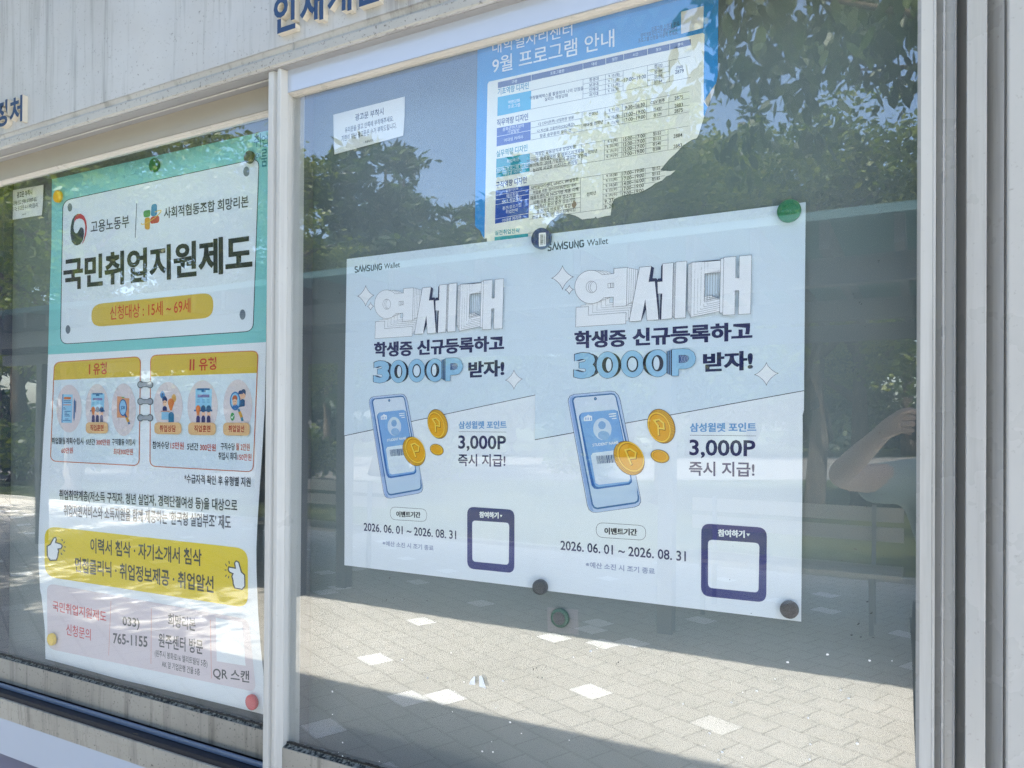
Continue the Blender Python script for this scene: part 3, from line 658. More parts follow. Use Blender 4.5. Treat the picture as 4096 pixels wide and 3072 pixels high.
# ------------------------------------------------------------------ small paper notices
def notice(label, quad, fr, lines):
    p = Printer(.0012); p.frame(*fr); p.part('paper'); p.z = 1; p.poly(quad, (236, 238, 236)); p.part('lettering'); p.z = 3
    for a in lines: p.text(*a[:6], (30, 34, 44), a[6]+.008)
    c = p.pt(quad[2]); t = thing('paper_notice', label, 'notice', c, 'small posting rule notices')
    p.build(t)
notice('small white notice alone on the grey board left of the torn blue poster', [(614, 846), (880, 778), (1142, 712), (1140, 850), (1130, 1000), (880, 1068), (622, 1139), (617, 1000)], F5,
       [('광고문 부착시', 775, 893, 985, 846, 52, .016), ('유리문을 열고 안쪽에 부착해주세요.', 700, 982, 1058, 894, 42, .008), ('기한이 지난 광고문은 수거 부탁드립니다.', 675, 1046, 1080, 946, 44, .008), ('- 학생복지처 -', 840, 1060, 916, 1042, 20, .0)])
notice('small notice in the shade at the far left beside the green employment poster', [(38, 1413), (180, 1387), (321, 1362), (318, 1480), (309, 1586), (180, 1606), (45, 1629)], F1,
       [('광고문 부착시', 125, 1464, 238, 1438, 46, .016), ('유리문을 열고 안쪽에 부착해주세요.', 85, 1521, 273, 1485, 34, .008), ('기한이 지난 광고문은 수거 부탁드립니다.', 70, 1566, 283, 1526, 34, .008), ('- 학생복지처 -', 160, 1590, 195, 1582, 12, 0)])

# ------------------------------------------------------------------ green employment support poster (bulges away from the board)
def bulge(z):
    t = (z-.86)/(1.62-.86)
    if t <= -.35 or t >= 1: return 0
    return .021*(math.sin(math.pi*(t+.35)/1.35)**1.6)
def bend(p):
    b = bulge(p.z); k = (CD-b)/CD
    return CAM+(p-CAM)*k
def employment_poster():
    p = Printer(0.0); p.LAY = 2.2e-4
    PAPER, TEAL, CARD, RED, GOLD, ORG = (240, 244, 248), (136, 208, 206), (230, 238, 244), (212, 56, 30), (220, 188, 74), (214, 112, 66)
    f = lambda fr, *q: [fx(fr, x, y) for x, y in q]
    left = f(F1, (383, 1322))+f(F2, (380, 330), (366, 700), (355, 1140))+f(F3, (341, 0), (325, 200), (312, 430), (300, 650), (288, 900), (283, 1080), (286, 1240), (296, 1400))+f(F4, (305, 150), (318, 270), (331, 400), (335, 618))
    bot = f(F4, (600, 690), (870, 765), (1130, 826), (1380, 888), (1700, 966), (1950, 1030))
    right = f(F4, (1950, 860), (1940, 700), (1925, 560), (1908, 350))+f(F3, (1900, 1500), (1891, 1250), (1890, 1100), (1896, 950), (1908, 750), (1930, 430), (1952, 60))+f(F2, (1958, 1300), (1962, 1048), (1970, 500))+f(F1, (2020, 1200), (2046, 947))
    p.part('paper').frame(0, 0, 1); p.z = 0; p.poly(left+bot+right, PAPER)
    p.part('teal_header'); p.z = 1; p.poly(left[:4]+f(F2, (800, 1118), (1400, 1082), (1962, 1048), (1970, 500))+f(F1, (2020, 1200), (2046, 947)), TEAL)
    p.part('title_card'); p.z = 2
    q = [fx(F1, 466, 1480), fx(F1, 1912, 1168), fx(F2, 1868, 968), fx(F2, 447, 1064)]
    pth = p.rr(q, 34); p.poly(pth, CARD); p.z = 3; p.stroke(pth, 3, (36, 60, 66), True)
    for fr, x, y, a, b_ in ((F2, 517, 55, 17, 31), (F1, 1818, 1265, 23, 37), (F2, 503, 955, 18, 32), (F2, 1790, 845, 22, 38)):
        p.frame(*fr); p.ell(x, y, a, b_, (112, 124, 134))
    p.part('ministry_emblem').frame(230, 780, 820/2212); p.z = 4
    p.poly([(240, 203), (212, 208), (185, 228), (162, 268), (146, 340), (142, 420), (156, 500), (185, 538), (215, 546), (250, 530), (278, 485), (290, 420), (286, 372), (270, 350), (250, 352), (238, 375), (222, 405), (202, 416), (184, 396), (176, 350), (182, 305), (195, 275), (216, 250)], (34, 46, 66))
    p.z = 5; p.poly([(205, 222), (230, 205), (252, 203), (290, 226), (314, 280), (322, 350), (313, 430), (295, 490), (266, 540), (288, 480), (303, 400), (303, 330), (290, 280), (268, 260), (240, 255), (206, 264), (186, 296), (190, 250)], (196, 40, 66))
    p.z = 4; p.text('고용노동부', 362, 416, 777, 352, 132, (50, 58, 70), .012); p.stroke([(858, 90), (842, 462)], 6, (80, 92, 104))
    p.part('ribbon_emblem'); p.z = 4
    p.poly(p.rr([(1018, 102), (1078, 94), (1076, 225), (1010, 235)], 30), (56, 138, 178)); p.poly(p.rr([(930, 172), (1008, 158), (1004, 236), (932, 244)], 26), (86, 158, 92))
    p.poly(p.rr([(1006, 238), (1104, 222), (1100, 300), (1003, 314)], 30), (198, 66, 70)); p.poly(p.rr([(944, 248), (1002, 240), (1000, 376), (944, 372)], 26), (214, 156, 60)); p.z = 5
    p.stroke(p.ellp(1016, 242, 128, 26, -35, 30, -60, 200), 9, (224, 188, 80))
    p.part('title_lettering'); p.z = 4; p.text('사회적협동조합 희망리본', 1152, 258, 2064, 132, 122, (52, 60, 70), .018)
    p.frame(*F2); p.text('국민취업지원제도', 472, 668, 1862, 524, 235, (26, 32, 38), .028, 2)
    p.part('age_band'); p.z = 4; p.poly(p.rr([(677, 770), (1575, 682), (1574, 868), (675, 938)], 82), GOLD); p.z = 5; p.text('신청대상 : 15세 ~ 69세', 815, 886, 1407, 832, 102, RED, .006)
    p.part('side_lettering').frame(*F1); p.z = 4
    for ch, x0, y0, x1, y1, h in (('취', 1874, 1092, 1926, 1084, 100), ('업', 1930, 1085, 1976, 1078, 84), ('이', 1886, 1182, 1922, 1176, 54), ('룸', 1928, 1232, 1972, 1226, 128)): p.text(ch, x0, y0, x1, y1, h, (30, 128, 142), .004)
    # the two type cards
    p.part('type_cards').frame(0, 0, 1)
    c1 = [fx(F2, 403, 1198), fx(F2, 1038, 1155), fx(F3, 1028, 484), fx(F3, 374, 450)]; c2 = [fx(F2, 1113, 1146), fx(F2, 1905, 1112), fx(F3, 1868, 530), fx(F3, 1108, 488)]
    for c, hd in ((c1, f(F2, (1037, 1300), (400, 1328))), (c2, f(F2, (1900, 1275), (1111, 1302)))):
        pth = p.rr(c, 26); p.z = 2; p.poly(pth, (222, 234, 242)); top = [q_ for q_ in pth[3:11]]
        p.z = 3; p.poly([pth[0][0:2]]+[pth[k] for k in range(0, 14)]+hd, GOLD) if False else p.poly(pth[0:14]+hd, GOLD)
        p.z = 4; p.stroke(pth, 3.2, ORG, True)
    p.frame(*F2); p.z = 5
    p.text('유형', 690, 1290, 790, 1284, 88, (200, 60, 40), .024); p.stroke([(664, 1212), (663, 1286)], 10, (200, 60, 40))
    p.text('유형', 1470, 1260, 1598, 1252, 94, (200, 60, 40), .024); p.stroke([(1408, 1175), (1406, 1258)], 12, (200, 60, 40)); p.stroke([(1432, 1174), (1430, 1257)], 12, (200, 60, 40))
    p.part('binder_rings')
    for y in (1362, 1486, 1606):
        p.z = 6
        for x in (1040, 1110): p.ell(x, y, 24, 27, (86, 92, 104))
        p.stroke([(1040, y), (1110, y)], 36, (96, 102, 114)); p.z = 7
        for x in (1040, 1110): p.ell(x, y, 18, 20, (164, 168, 178))
        p.stroke([(1040, y), (1110, y)], 27, (164, 168, 178))
    # pictures in ovals
    p.part('oval_pictures'); OV = (224, 212, 214)
    for x, y, a, b_ in ((512, 1538, 93, 176), (720, 1538, 86, 182), (915, 1546, 90, 194), (1243, 1520, 107, 178), (1497, 1522, 112, 192), (1757, 1520, 107, 196)): p.z = 5; p.ell(x, y, a, b_, OV)
    p.frame(0, 1550, 600/2212); p.z = 6
    LB, DB, OR, SK = (150, 206, 236), (24, 104, 160), (220, 122, 60), (240, 190, 160)
    p.poly([(935, 100), (1080, 104), (1068, 522), (916, 520)], LB); p.z = 7; p.poly([(928, 100), (944, 100), (930, 520), (914, 520)], (60, 140, 196)); p.poly([(952, 140), (1056, 142), (1054, 176), (950, 175)], OR)
    for y, x0, x1, c in ((196, 948, 1050, DB), (222, 948, 1054, DB), (256, 942, 1056, OR), (298, 944, 966, DB), (318, 944, 984, DB), (352, 960, 1054, DB), (376, 960, 1000, DB), (398, 960, 1030, DB), (420, 960, 1042, DB), (464, 970, 1018, DB), (486, 938, 1048, DB)): p.stroke([(x0, y), (x1, y)], 11, c)
    p.poly([(1108, 158), (1122, 210), (1112, 440), (1100, 500), (1090, 440), (1096, 210)], DB); p.stroke([(1130, 196), (1124, 368)], 8, (30, 50, 100))
    def meeting(x, y, k):
        g = lambda a, b_: (x+a*k, y+b_*k)
        p.z = 6; p.poly([g(-95, -200), g(100, -200), g(92, 60), g(-98, 60)], LB); p.z = 7; p.poly([g(-75, -208), g(72, -208), g(74, -186), g(-76, -186)], DB); p.poly([g(-24, -190), g(26, -190), g(26, -164), g(-24, -164)], DB)
        p.poly([g(-70, -134), g(70, -134), g(70, -100), g(-70, -100)], (124, 120, 170))
        for a in (-62, 0, 56):
            for b_ in (-76, -58, -40): p.stroke([g(a-16, b_), g(a+18, b_)], 8*k, (110, 170, 206))
        p.stroke([g(-110, 54), g(104, 54)], 20*k, DB); p.z = 8
        for a, c in ((-62, OR), (0, (30, 84, 130)), (62, (30, 84, 130))):
            p.poly(p.ellp(*g(a, 96), 22*k, 46*k), SK); p.z = 9; p.poly(p.ellp(*g(a, 34), 28*k, 42*k), c)
            if c == OR: p.poly([g(a-26, 40), g(a+26, 40), g(a+8, 108), g(a-8, 108)], c)
            p.poly(p.ellp(*g(a, 150), 22*k, 38*k)[18:36]+[g(a+22, 220), g(a-22, 220)], (62, 56, 116) if a else (54, 50, 110)); p.z = 8
    meeting(1448, 290, 1.0)
    p.z = 6; p.poly([(1736, 130), (1800, 134), (1806, 152), (1914, 160), (1908, 446), (1732, 444)], (226, 160, 120)); p.poly([(1800, 138), (1842, 140), (1842, 158), (1804, 156)], (110, 170, 80))
    p.z = 7; p.ell(1822, 296, 58, 126, (34, 96, 158)); p.z = 8; p.ell(1822, 296, 47, 108, (150, 200, 236)); p.z = 9; p.text('JOB', 1792, 334, 1852, 334, 62, (30, 76, 130), .02)
    p.z = 7; p.stroke([(1852, 396), (1880, 450)], 26, (40, 92, 150)); p.stroke([(1872, 440), (1906, 508)], 34, (224, 158, 52)); p.stroke([(1902, 500), (1914, 540)], 30, (40, 92, 150))
    p.frame(500, 1550, 600/2212)
    meeting(1166, 272, 1.25)
    p.z = 7; p.ell(562, 108, 34, 58, (70, 140, 196)); p.ell(728, 158, 34, 60, (226, 178, 104)); p.z = 8; p.text('?', 550, 140, 574, 140, 62, (24, 60, 110), .02)
    for y in (142, 158, 174): p.stroke([(708, y), (748, y)], 6, (200, 140, 70))
    p.z = 8; p.ell(596, 215, 30, 62, SK); p.z = 9; p.poly(p.ellp(596, 186, 36, 60)[18:36]+[(628, 206), (596, 186), (566, 208)], (26, 58, 116)); p.ell(585, 218, 4, 7, (40, 40, 60)); p.ell(606, 218, 4, 7, (40, 40, 60)); p.z = 8
    p.poly(p.ellp(596, 310, 32, 36)[18:36]+[(628, 344), (564, 344)], (40, 50, 110)); p.ell(688, 222, 46, 62, OR); p.poly([(640, 226), (736, 226), (700, 338), (674, 338)], OR)
    p.poly([(536, 344), (668, 344), (668, 360), (536, 360)], (210, 150, 130)); p.poly([(548, 360), (655, 360), (655, 474), (548, 474)], (140, 192, 224)); p.z = 9; p.poly(p.ellp(692, 410, 40, 50)[18:36]+[(732, 512), (652, 512)], (30, 116, 160))
    p.z = 7; p.ell(1714, 110, 34, 68, SK); p.ell(1756, 96, 32, 70, SK); p.z = 8; p.poly(p.ellp(1714, 86, 34, 44)[18:36]+[(1748, 96), (1680, 100)], (24, 60, 120)); p.poly(p.ellp(1758, 66, 32, 42)[18:36]+[(1788, 110), (1760, 80), (1726, 80)], (24, 60, 120)); p.poly([(1694, 200), (1740, 168), (1776, 186), (1774, 276), (1690, 292)], (26, 80, 130))
    p.z = 9; p.ell(1636, 200, 78, 138, (40, 120, 184)); p.z = 10; p.ell(1636, 200, 62, 116, (150, 200, 232)); p.z = 11; p.ell(1632, 208, 34, 64, SK); p.poly(p.ellp(1640, 300, 48, 50)[18:36]+[(1660, 312), (1610, 312)], (40, 110, 180)); p.z = 12
    p.poly(p.ellp(1634, 170, 38, 56)[18:36]+[(1668, 184), (1634, 168), (1598, 190)], (190, 84, 56)); p.ell(1622, 206, 4, 8, (60, 40, 40)); p.ell(1644, 206, 4, 8, (60, 40, 40)); p.stroke([(1624, 240), (1634, 248), (1644, 240)], 5, (190, 70, 60))
    p.z = 8; p.stroke([(1684, 316), (1702, 366)], 30, (50, 130, 160)); p.stroke([(1696, 352), (1732, 448)], 40, (226, 166, 56)); p.stroke([(1728, 436), (1742, 496)], 36, (50, 130, 160)); p.ell(1594, 430, 30, 60, (64, 160, 84)); p.z = 9; p.stroke([(1578, 430), (1590, 452), (1612, 408)], 9, WHITE)
    # pill labels
    p.part('pill_labels')
    TAN = (232, 188, 136); DR = (182, 48, 36)
    p.frame(0, 1550, 600/2212); p.z = 10; p.poly(p.rr([(1278, 512), (1607, 512), (1605, 678), (1278, 676)], 60), TAN); p.z = 11; p.text('직업훈련', 1345, 641, 1541, 640, 92, DR, .022)
    p.frame(500, 1550, 600/2212); p.z = 13
    for a, bq, t, b_, tx, x0, x1 in ((448, 848, 514, 690, '취업상담', 527, 766), (948, 1354, 516, 702, '직업훈련', 1037, 1277), (1463, 1854, 518, 710, '취업알선', 1542, 1774)):
        p.z = 13; p.poly(p.rr([(a, t-2), (bq, t+2), (bq, b_+2), (a, b_-4)], 66), TAN); p.z = 14; p.text(tx, x0, t+138, x1, t+142, 100, DR, .022)
    # amounts
    p.part('lettering').frame(*F3); p.z = 5
    D, RR = (34, 42, 60), (206, 84, 72)
    for a in (('취업활동계획수립시', 385, 325, 617, 329, 50, D), ('60만원', 455, 393, 541, 392, 42, RR), ('5년간', 638, 331, 704, 332, 46, D), ('300만원', 712, 332, 813, 334, 44, RR), ('구직활동 이행시', 828, 333, 998, 336, 48, D), ('최대300만원', 840, 404, 983, 406, 46, RR),
              ('참여수당', 1127, 359, 1250, 362, 56, D), ('15만원', 1260, 360, 1358, 364, 52, RR), ('5년간', 1383, 368, 1465, 371, 54, D), ('300만원', 1477, 373, 1594, 377, 52, RR), ('구직수당', 1630, 369, 1734, 372, 54, D), ('월 2만원', 1742, 370, 1844, 374, 52, RR), ('취업시 최대', 1613, 440, 1747, 443, 56, D), ('150만원', 1755, 444, 1857, 447, 50, RR),
              ('*수급자격 확인 후 유형별 지원', 1362, 612, 1850, 641, 68, D), ('취업취약계층(저소득 구직자, 청년 실업자, 경력단절여성 등)을 대상으로', 440, 746, 1752, 837, 88, D), ("취업지원서비스와 소득지원을 함께 제공하는 '한국형 실업부조' 제도", 472, 856, 1705, 955, 90, D)): p.text(*a, .014)
    p.part('yellow_band'); p.z = 2; p.poly(p.rr([(330, 928), (1828, 1096), (1830, 1534), (330, 1300)], 92), (240, 210, 4)); p.z = 3
    p.text('이력서 첨삭 · 자기소개서 첨삭', 668, 1127, 1488, 1226, 112, (24, 26, 20), .022); p.text('면접클리닉 · 취업정보제공 · 취업알선', 555, 1267, 1577, 1426, 112, (24, 26, 20), .022)
    p.part('pointing_hands')
    hl = [(350, 1078), (374, 1064), (398, 1018), (412, 1014), (418, 1026), (412, 1050), (452, 1062), (462, 1076), (452, 1096), (430, 1098), (436, 1116), (430, 1136), (428, 1156), (418, 1180), (372, 1182), (352, 1150)]
    hr = [(1806, 1290), (1782, 1268), (1762, 1196), (1744, 1186), (1732, 1200), (1738, 1240), (1690, 1230), (1684, 1250), (1694, 1268), (1720, 1280), (1712, 1300), (1720, 1330), (1722, 1356), (1734, 1386), (1788, 1396), (1808, 1372)]
    for h in (hl, hr): p.z = 3; p.poly(h, WHITE); p.z = 4; p.stroke(h, 9, (40, 46, 56), True)
    for a, bq in (((458, 1026), (464, 1040)), ((474, 1082), (488, 1084)), ((468, 1104), (482, 1116)), ((452, 1126), (460, 1142)), ((480, 1044), (472, 1056)), ((1690, 1186), (1694, 1208)), ((1664, 1206), (1674, 1226)), ((1658, 1252), (1672, 1254)), ((1672, 1288), (1664, 1304)), ((1690, 1298), (1686, 1314))): p.stroke([a, bq], 7, (40, 46, 56))
    p.part('contact_box').frame(*F4); p.z = 2; p.poly(p.rr([(347, 60), (1836, 328), (1888, 862), (352, 542)], 60), (228, 214, 218)); p.z = 3
    PK, DK = (212, 50, 62), (44, 44, 52)
    for a in (('국민취업지원제도', 390, 263, 786, 348, 76, PK, .014), ('신청문의', 490, 441, 671, 484, 84, PK, .01), ('033)', 905, 390, 1031, 408, 86, DK, .02), ('765-1155', 835, 505, 1089, 534, 80, DK, .022), ('희망리본', 1240, 376, 1444, 416, 96, DK, .018), ('원주센터 방문', 1170, 530, 1498, 588, 104, DK, .018),
              ('(원주시 봉화로16 엘리트빌딩 5층)', 1143, 606, 1531, 688, 58, DK, .01), ('AK 앞 기업은행 건물 5층', 1195, 678, 1476, 742, 50, DK, .01), ('QR 스캔', 1572, 766, 1840, 802, 92, DK, .016)): p.text(*a)
    for a, bq in (((820, 192), (803, 592)), ((1118, 245), (1115, 655)), ((1553, 330), (1561, 762))): p.stroke([a, bq], 3, (222, 140, 120))
    p.part('code_square'); p.poly([(1593, 314), (1787, 350), (1813, 669), (1600, 635)], WHITE)
    return p
pe = thing('poster', 'tall green and white employment support poster bulging from the board behind the left glass', 'poster', UP(600, 2600))
employment_poster().build(pe, bend=bend)

# ------------------------------------------------------------------ magnets and scraps
def magnet(label, u, v, rpx, y, col, h=.008, ringcol=None, sticker=False, rough=.4):
    p = UP(u, v, y); r = (UP(u, v-rpx, y).z-p.z)
    t = thing('board_magnet', label, 'magnet', p, 'round magnets on the board')
    def disc(prof, nm, m):
        mb = MB(); n = 40
        mb.add([(p.x+rr_*math.cos(2*math.pi*k/n), p.y-hh, p.z+rr_*math.sin(2*math.pi*k/n)) for rr_, hh in prof for k in range(n)],
               [(i*n+k, i*n+(k+1) % n, (i+1)*n+(k+1) % n, (i+1)*n+k) for i in range(len(prof)-1) for k in range(n)]+[tuple(range((len(prof)-1)*n, len(prof)*n))])
        return mb.build(nm, m, t, smooth=False)
    m = mat('magnet_%02x%02x%02x' % col, col, rough, .5)
    if 'scuff' not in m:
        m['scuff'] = 1; N, L, B = nodes(m); L.new(mix(N, L, ramp(N, L, noise(N, L, 70, (1, 1, 1), 4), .55, .75), srgb(col), srgb(tuple(min(255, int(c*.8+30)) for c in col))), B.inputs['Base Color'])
    o = disc([(r*.96, .0002), (r, .0015), (r, h*.72), (r*.965, h*.9), (r*.9, h), (r*.55, h+.0003)], 'cap', m)
    for q in o.data.polygons: q.use_smooth = len(q.vertices) == 4
    if ringcol: disc([(r*.68, h+.0002), (r*.66, h+.0011), (r*.4, h+.0012)], 'core', mat('magnet_core_grey', ringcol, .45))
    if sticker:
        q = Printer(y-h-.0006); q.frame(*G2); q.part('barcode_sticker'); q.z = 1; q.poly(q.rr([(102, 336), (153, 331), (155, 431), (103, 436)], 6), (238, 238, 236)); q.z = 2
        yy = 347; rb = random.Random(5)
        while yy < 424: hh = rb.choice((2, 2, 3, 5)); q.poly([(112, yy+1), (136, yy-1), (136, yy+hh-1), (112, yy+hh+1)], (40, 40, 46)); yy += hh+2.4
        q.stroke([(143, 346), (145, 420)], 4, (110, 110, 116)); q.build(t)
    return t
def M_(label, fr, x, y, ry, yy, col, **k):
    u, v = fx(fr, x, y); magnet(label, u, v, ry*fr[2], yy, col, **k)
M_('large green magnet at the top corner of a wallet poster', G2, 1950, 178, 84, -.0012, (8, 112, 74))
M_('navy blue magnet with a barcode sticker between the two wallet posters', G2, 132, 382, 77, -.0022, (32, 50, 104), sticker=True, h=.011)
M_('small black magnet under the seam of the two wallet posters', G6, 122, 320, 56, -.002, (44, 42, 46), h=.011)
M_('dark brown magnet at the lower right corner of a wallet poster', G6, 1952, 486, 66, -.0012, (56, 42, 34))
M_('green rimmed magnet with a grey core stuck below the wallet posters', G6, 266, 548, 71, .0035, (14, 84, 62), ringcol=(62, 62, 66))
M_('yellow magnet at the upper left of the green employment poster', F1, 438, 1452, 45, -.002, (246, 186, 10))
M_('dark green magnet on the top edge of the employment poster', F1, 1150, 1222, 51, -.002, (20, 104, 46))
M_('black magnet at the upper right of the employment poster', F1, 1850, 1163, 46, -.002, (28, 36, 40))
M_('red magnet at the bottom right of the employment poster', F4, 1868, 933, 57, -bulge(UP(*fx(F4, 1868, 933)).z)-.003, (208, 70, 72))
M_('yellow magnet at the bottom left of the employment poster', F4, 393, 472, 45, -bulge(UP(*fx(F4, 393, 472)).z)-.003, (240, 200, 50))
def scrap(name, label, cat, fr, pts, y, m, th=.0004, group=None):
    q = [UP(*fx(fr, a, b_), y) for a, b_ in pts]; mb = MB(); mb.prism([(s_.x, s_.z) for s_ in q], 'y', y, y-th)
    tag(mb.build(name, m), label, cat, group)
MW = mat('white_torn_paper', (244, 244, 242), .6)
scrap('paper_scrap', 'small white triangular paper scrap, left one of two on the lower glass', 'paper scrap', G5, [(1616, 1042), (1628, 1012), (1650, 984), (1660, 986), (1659, 1046)], YG-.003, MW, group='torn paper scraps on the glass')
scrap('paper_scrap', 'taller white torn paper scrap, right one of two on the lower glass', 'paper scrap', G5, [(1691, 982), (1705, 978), (1718, 1000), (1726, 1030), (1741, 1074), (1716, 1064), (1690, 1060)], YG-.003, MW, group='torn paper scraps on the glass')
scrap('tape_patch', 'pale square of old tape behind the green rimmed magnet', 'tape', G6, [(165, 474), (392, 492), (396, 678), (168, 652)], .0036, mat('pale_grey_tape', (128, 128, 130), .35))
p = UP(*fx(F4, 990, 1180), -.078)
mb = MB(); mb.add([(p.x-.012, -.078, p.z-.003), (p.x-.004, -.0785, p.z+.004), (p.x+.012, -.078, p.z+.005), (p.x+.003, -.0782, p.z-.004), (p.x, -.080, p.z)], [(0, 1, 4), (1, 2, 4), (2, 3, 4), (3, 0, 4)])
tag(mb.build('dry_leaf', mat('dry_leaf_brown', (120, 112, 90), .7)), 'small dry leaf lying in the lower sliding track', 'leaf')
bpy.data.scenes.remove(TS)

# ------------------------------------------------------------------ the place in front of the board (seen mirrored in the panes)
def sheet(name, x0, x1, y0, y1, z, m):
    me = bpy.data.meshes.new(name); me.from_pydata([(x0, y0, z), (x1, y0, z), (x1, y1, z), (x0, y1, z)], [], [(0, 1, 2, 3)]); me.materials.append(m)
    o = new_obj(name, me); o['kind'] = 'structure'; return o
m = mat('dry_lawn_soil', (96, 104, 62), .95, .1); N, L, B = nodes(m)
L.new(mix(N, L, ramp(N, L, noise(N, L, .9, (1, 1, 1), 6), .35, .65), srgb((40, 54, 28)), srgb((72, 76, 48))), B.inputs['Base Color']); bump(N, L, B, noise(N, L, 30), .6, .03)
sheet('ground', -150, 150, -200, 120, 0, m)
m = mat('grey_block_paving', (150, 147, 138), .85, .25); N, L, B = nodes(m)
tc = N.new('ShaderNodeTexCoord'); mp = N.new('ShaderNodeMapping'); mp.inputs['Rotation'].default_value = (0, 0, R(-24)); L.new(tc.outputs['Object'], mp.inputs[0])
def brick(c1, c2, mortar, ms):
    b = N.new('ShaderNodeTexBrick'); b.offset = .5; b.inputs['Color1'].default_value = c1; b.inputs['Color2'].default_value = c2; b.inputs['Mortar'].default_value = mortar
    b.inputs['Scale'].default_value = 1; b.inputs['Brick Width'].default_value = .205; b.inputs['Row Height'].default_value = .175; b.inputs['Mortar Size'].default_value = ms; b.inputs['Mortar Smooth'].default_value = .25; b.inputs['Bias'].default_value = 0
    L.new(mp.outputs[0], b.inputs['Vector']); return b
b1 = brick((0, 0, 0, 1), (1, 1, 1, 1), (.4, .4, .4, 1), .0045)
white = ramp(N, L, b1.outputs['Color'], .957, .964)
tone = mix(N, L, b1.outputs['Color'], srgb((202, 197, 187)), srgb((214, 209, 199)))
tone = mix(N, L, ramp(N, L, noise(N, L, 1.1, (1, 1, 1), 5), .35, .7), tone, srgb((188, 183, 171)))
tone = mix(N, L, .35, tone, mix(N, L, ramp(N, L, noise(N, L, 260, (1, 1, 1), 2), .3, .7), srgb((176, 171, 160)), srgb((228, 223, 212))))
tone = mix(N, L, white, tone, srgb((250, 248, 243)))
tone = mix(N, L, b1.outputs['Fac'], tone, srgb((156, 150, 138)))
L.new(tone, B.inputs['Base Color'])
inv = N.new('ShaderNodeMath'); inv.operation = 'SUBTRACT'; inv.inputs[0].default_value = 1; L.new(b1.outputs['Fac'], inv.inputs[1]); bump(N, L, B, inv.outputs[0], .5, .004)
sheet('pavement', -40, 9, -7.05, 6, .004, m)
m = mat('pale_concrete_road', (196, 192, 182), .9, .2); N, L, B = nodes(m)
L.new(mix(N, L, ramp(N, L, noise(N, L, .8, (1, 1, 1), 6), .35, .65), srgb((98, 96, 92)), srgb((116, 113, 108))), B.inputs['Base Color'])
me = bpy.data.meshes.new('road'); yn = lambda x: -14.6-.655*(x+12.5); yf_ = lambda x: -24.6-.74*(x+20.5)
me.from_pydata([(-110, yn(-110), .004), (70, yn(70), .004), (70, yf_(70), .004), (-70, yf_(-70), .004), (-110, yf_(-110)+0, .004)], [], [(0, 1, 2, 3, 4)]) if False else me.from_pydata([(-60, yn(-60), .004), (70, yn(70), .004), (70, yf_(70), .004), (-60, yf_(-60), .004)], [], [(0, 1, 2, 3)])
me.materials.append(m); o = new_obj('road', me); o['kind'] = 'structure'
mb = MB(); mb.box(-40, 9, -7.17, -7.05, 0, .05); o = mb.build('pavement_edging', mat('kerb_stone', (170, 168, 160), .85)); o['kind'] = 'structure'

# pergola
ROOF_Z = 2.44
pg = thing('pergola', 'dark grey pergola with close rafters under a teal translucent roof, mirrored in the glass', 'pergola', (-4, -4.2, 0))
MD = mat('charcoal_pergola_steel', (92, 98, 102), .55)
for x, y in ((-9.4, -4.3), (-4.6, -4.3), (-4.72, -3.85), (-1.6, -4.3)):
    mb = MB(); mb.box(x-.055, x+.055, y-.055, y+.055, 0, ROOF_Z-.26); mb.build('post', MD, pg, bevel=.004)
for y in (-2.95, -4.30, -5.6): mb = MB(); mb.box(-10.2, 1.6, y-.04, y+.04, ROOF_Z-.26, ROOF_Z-.13); mb.build('beam', MD, pg)
x = -10.0
while x < 1.5: mb = MB(); mb.box(x-.022, x+.022, -5.9, -2.72, ROOF_Z-.13, ROOF_Z); mb.build('rafter', MD, pg); x += .31
m = bpy.data.materials.new('teal_translucent_roofing'); m.use_nodes = True; N = m.node_tree.nodes; L = m.node_tree.links
ts = N.new('ShaderNodeBsdfTranslucent'); ts.inputs[0].default_value = (.07, .15, .15, 1); mxn = N.new('ShaderNodeMixShader'); mxn.inputs[0].default_value = .6
N['Principled BSDF'].inputs['Base Color'].default_value = srgb((90, 130, 132)); N['Principled BSDF'].inputs['Roughness'].default_value = .35
L.new(N['Principled BSDF'].outputs[0], mxn.inputs[1]); L.new(ts.outputs[0], mxn.inputs[2]); L.new(mxn.outputs[0], N['Material Output'].inputs[0])
mb = MB(); mb.box(-10.2, 1.6, -6.0, -2.62, ROOF_Z+.002, ROOF_Z+.012); mb.build('roof_panel', m, pg)
mb = MB(); mb.box(-10.2, 1.6, -2.635, -2.61, ROOF_Z-.02, ROOF_Z+.02); mb.build('edge_trim', mat('teal_edge_trim', (70, 100, 104), .5), pg)

# benches under the pergola
MW_, MLEG = mat('pale_bench_slat', (176, 170, 156), .6), mat('grey_bench_leg', (130, 134, 134), .5)
def bench(x, y, label):
    t = thing('park_bench', label, 'bench', (x, y, 0), 'benches under the pergola')
    mb = MB()
    for k in range(4): mb.box(x-.8, x+.8, y-.22+k*.115, y-.22+k*.115+.09, .42, .45)
    mb.build('seat', MW_, t)
    mb = MB()
    for k in range(2): mb.box(x-.8, x+.8, y-.30, y-.27, .62+k*.15, .73+k*.15)
    mb.build('backrest', MW_, t)
    for sx in (-.6, .6):
        mb = MB(); mb.box(x+sx-.015, x+sx+.015, y-.22, y+.2, .38, .415); mb.box(x+sx-.015, x+sx+.015, y+.12, y+.16, 0, .375); mb.box(x+sx-.015, x+sx+.015, y-.266, y-.226, 0, .9); mb.build('leg', MLEG, t)
bench(-5.6, -4.9, 'pale slatted bench under the pergola, the one away to the left near the paired posts')
bench(-.9, -5.1, 'pale slatted bench under the pergola nearer the photographer')

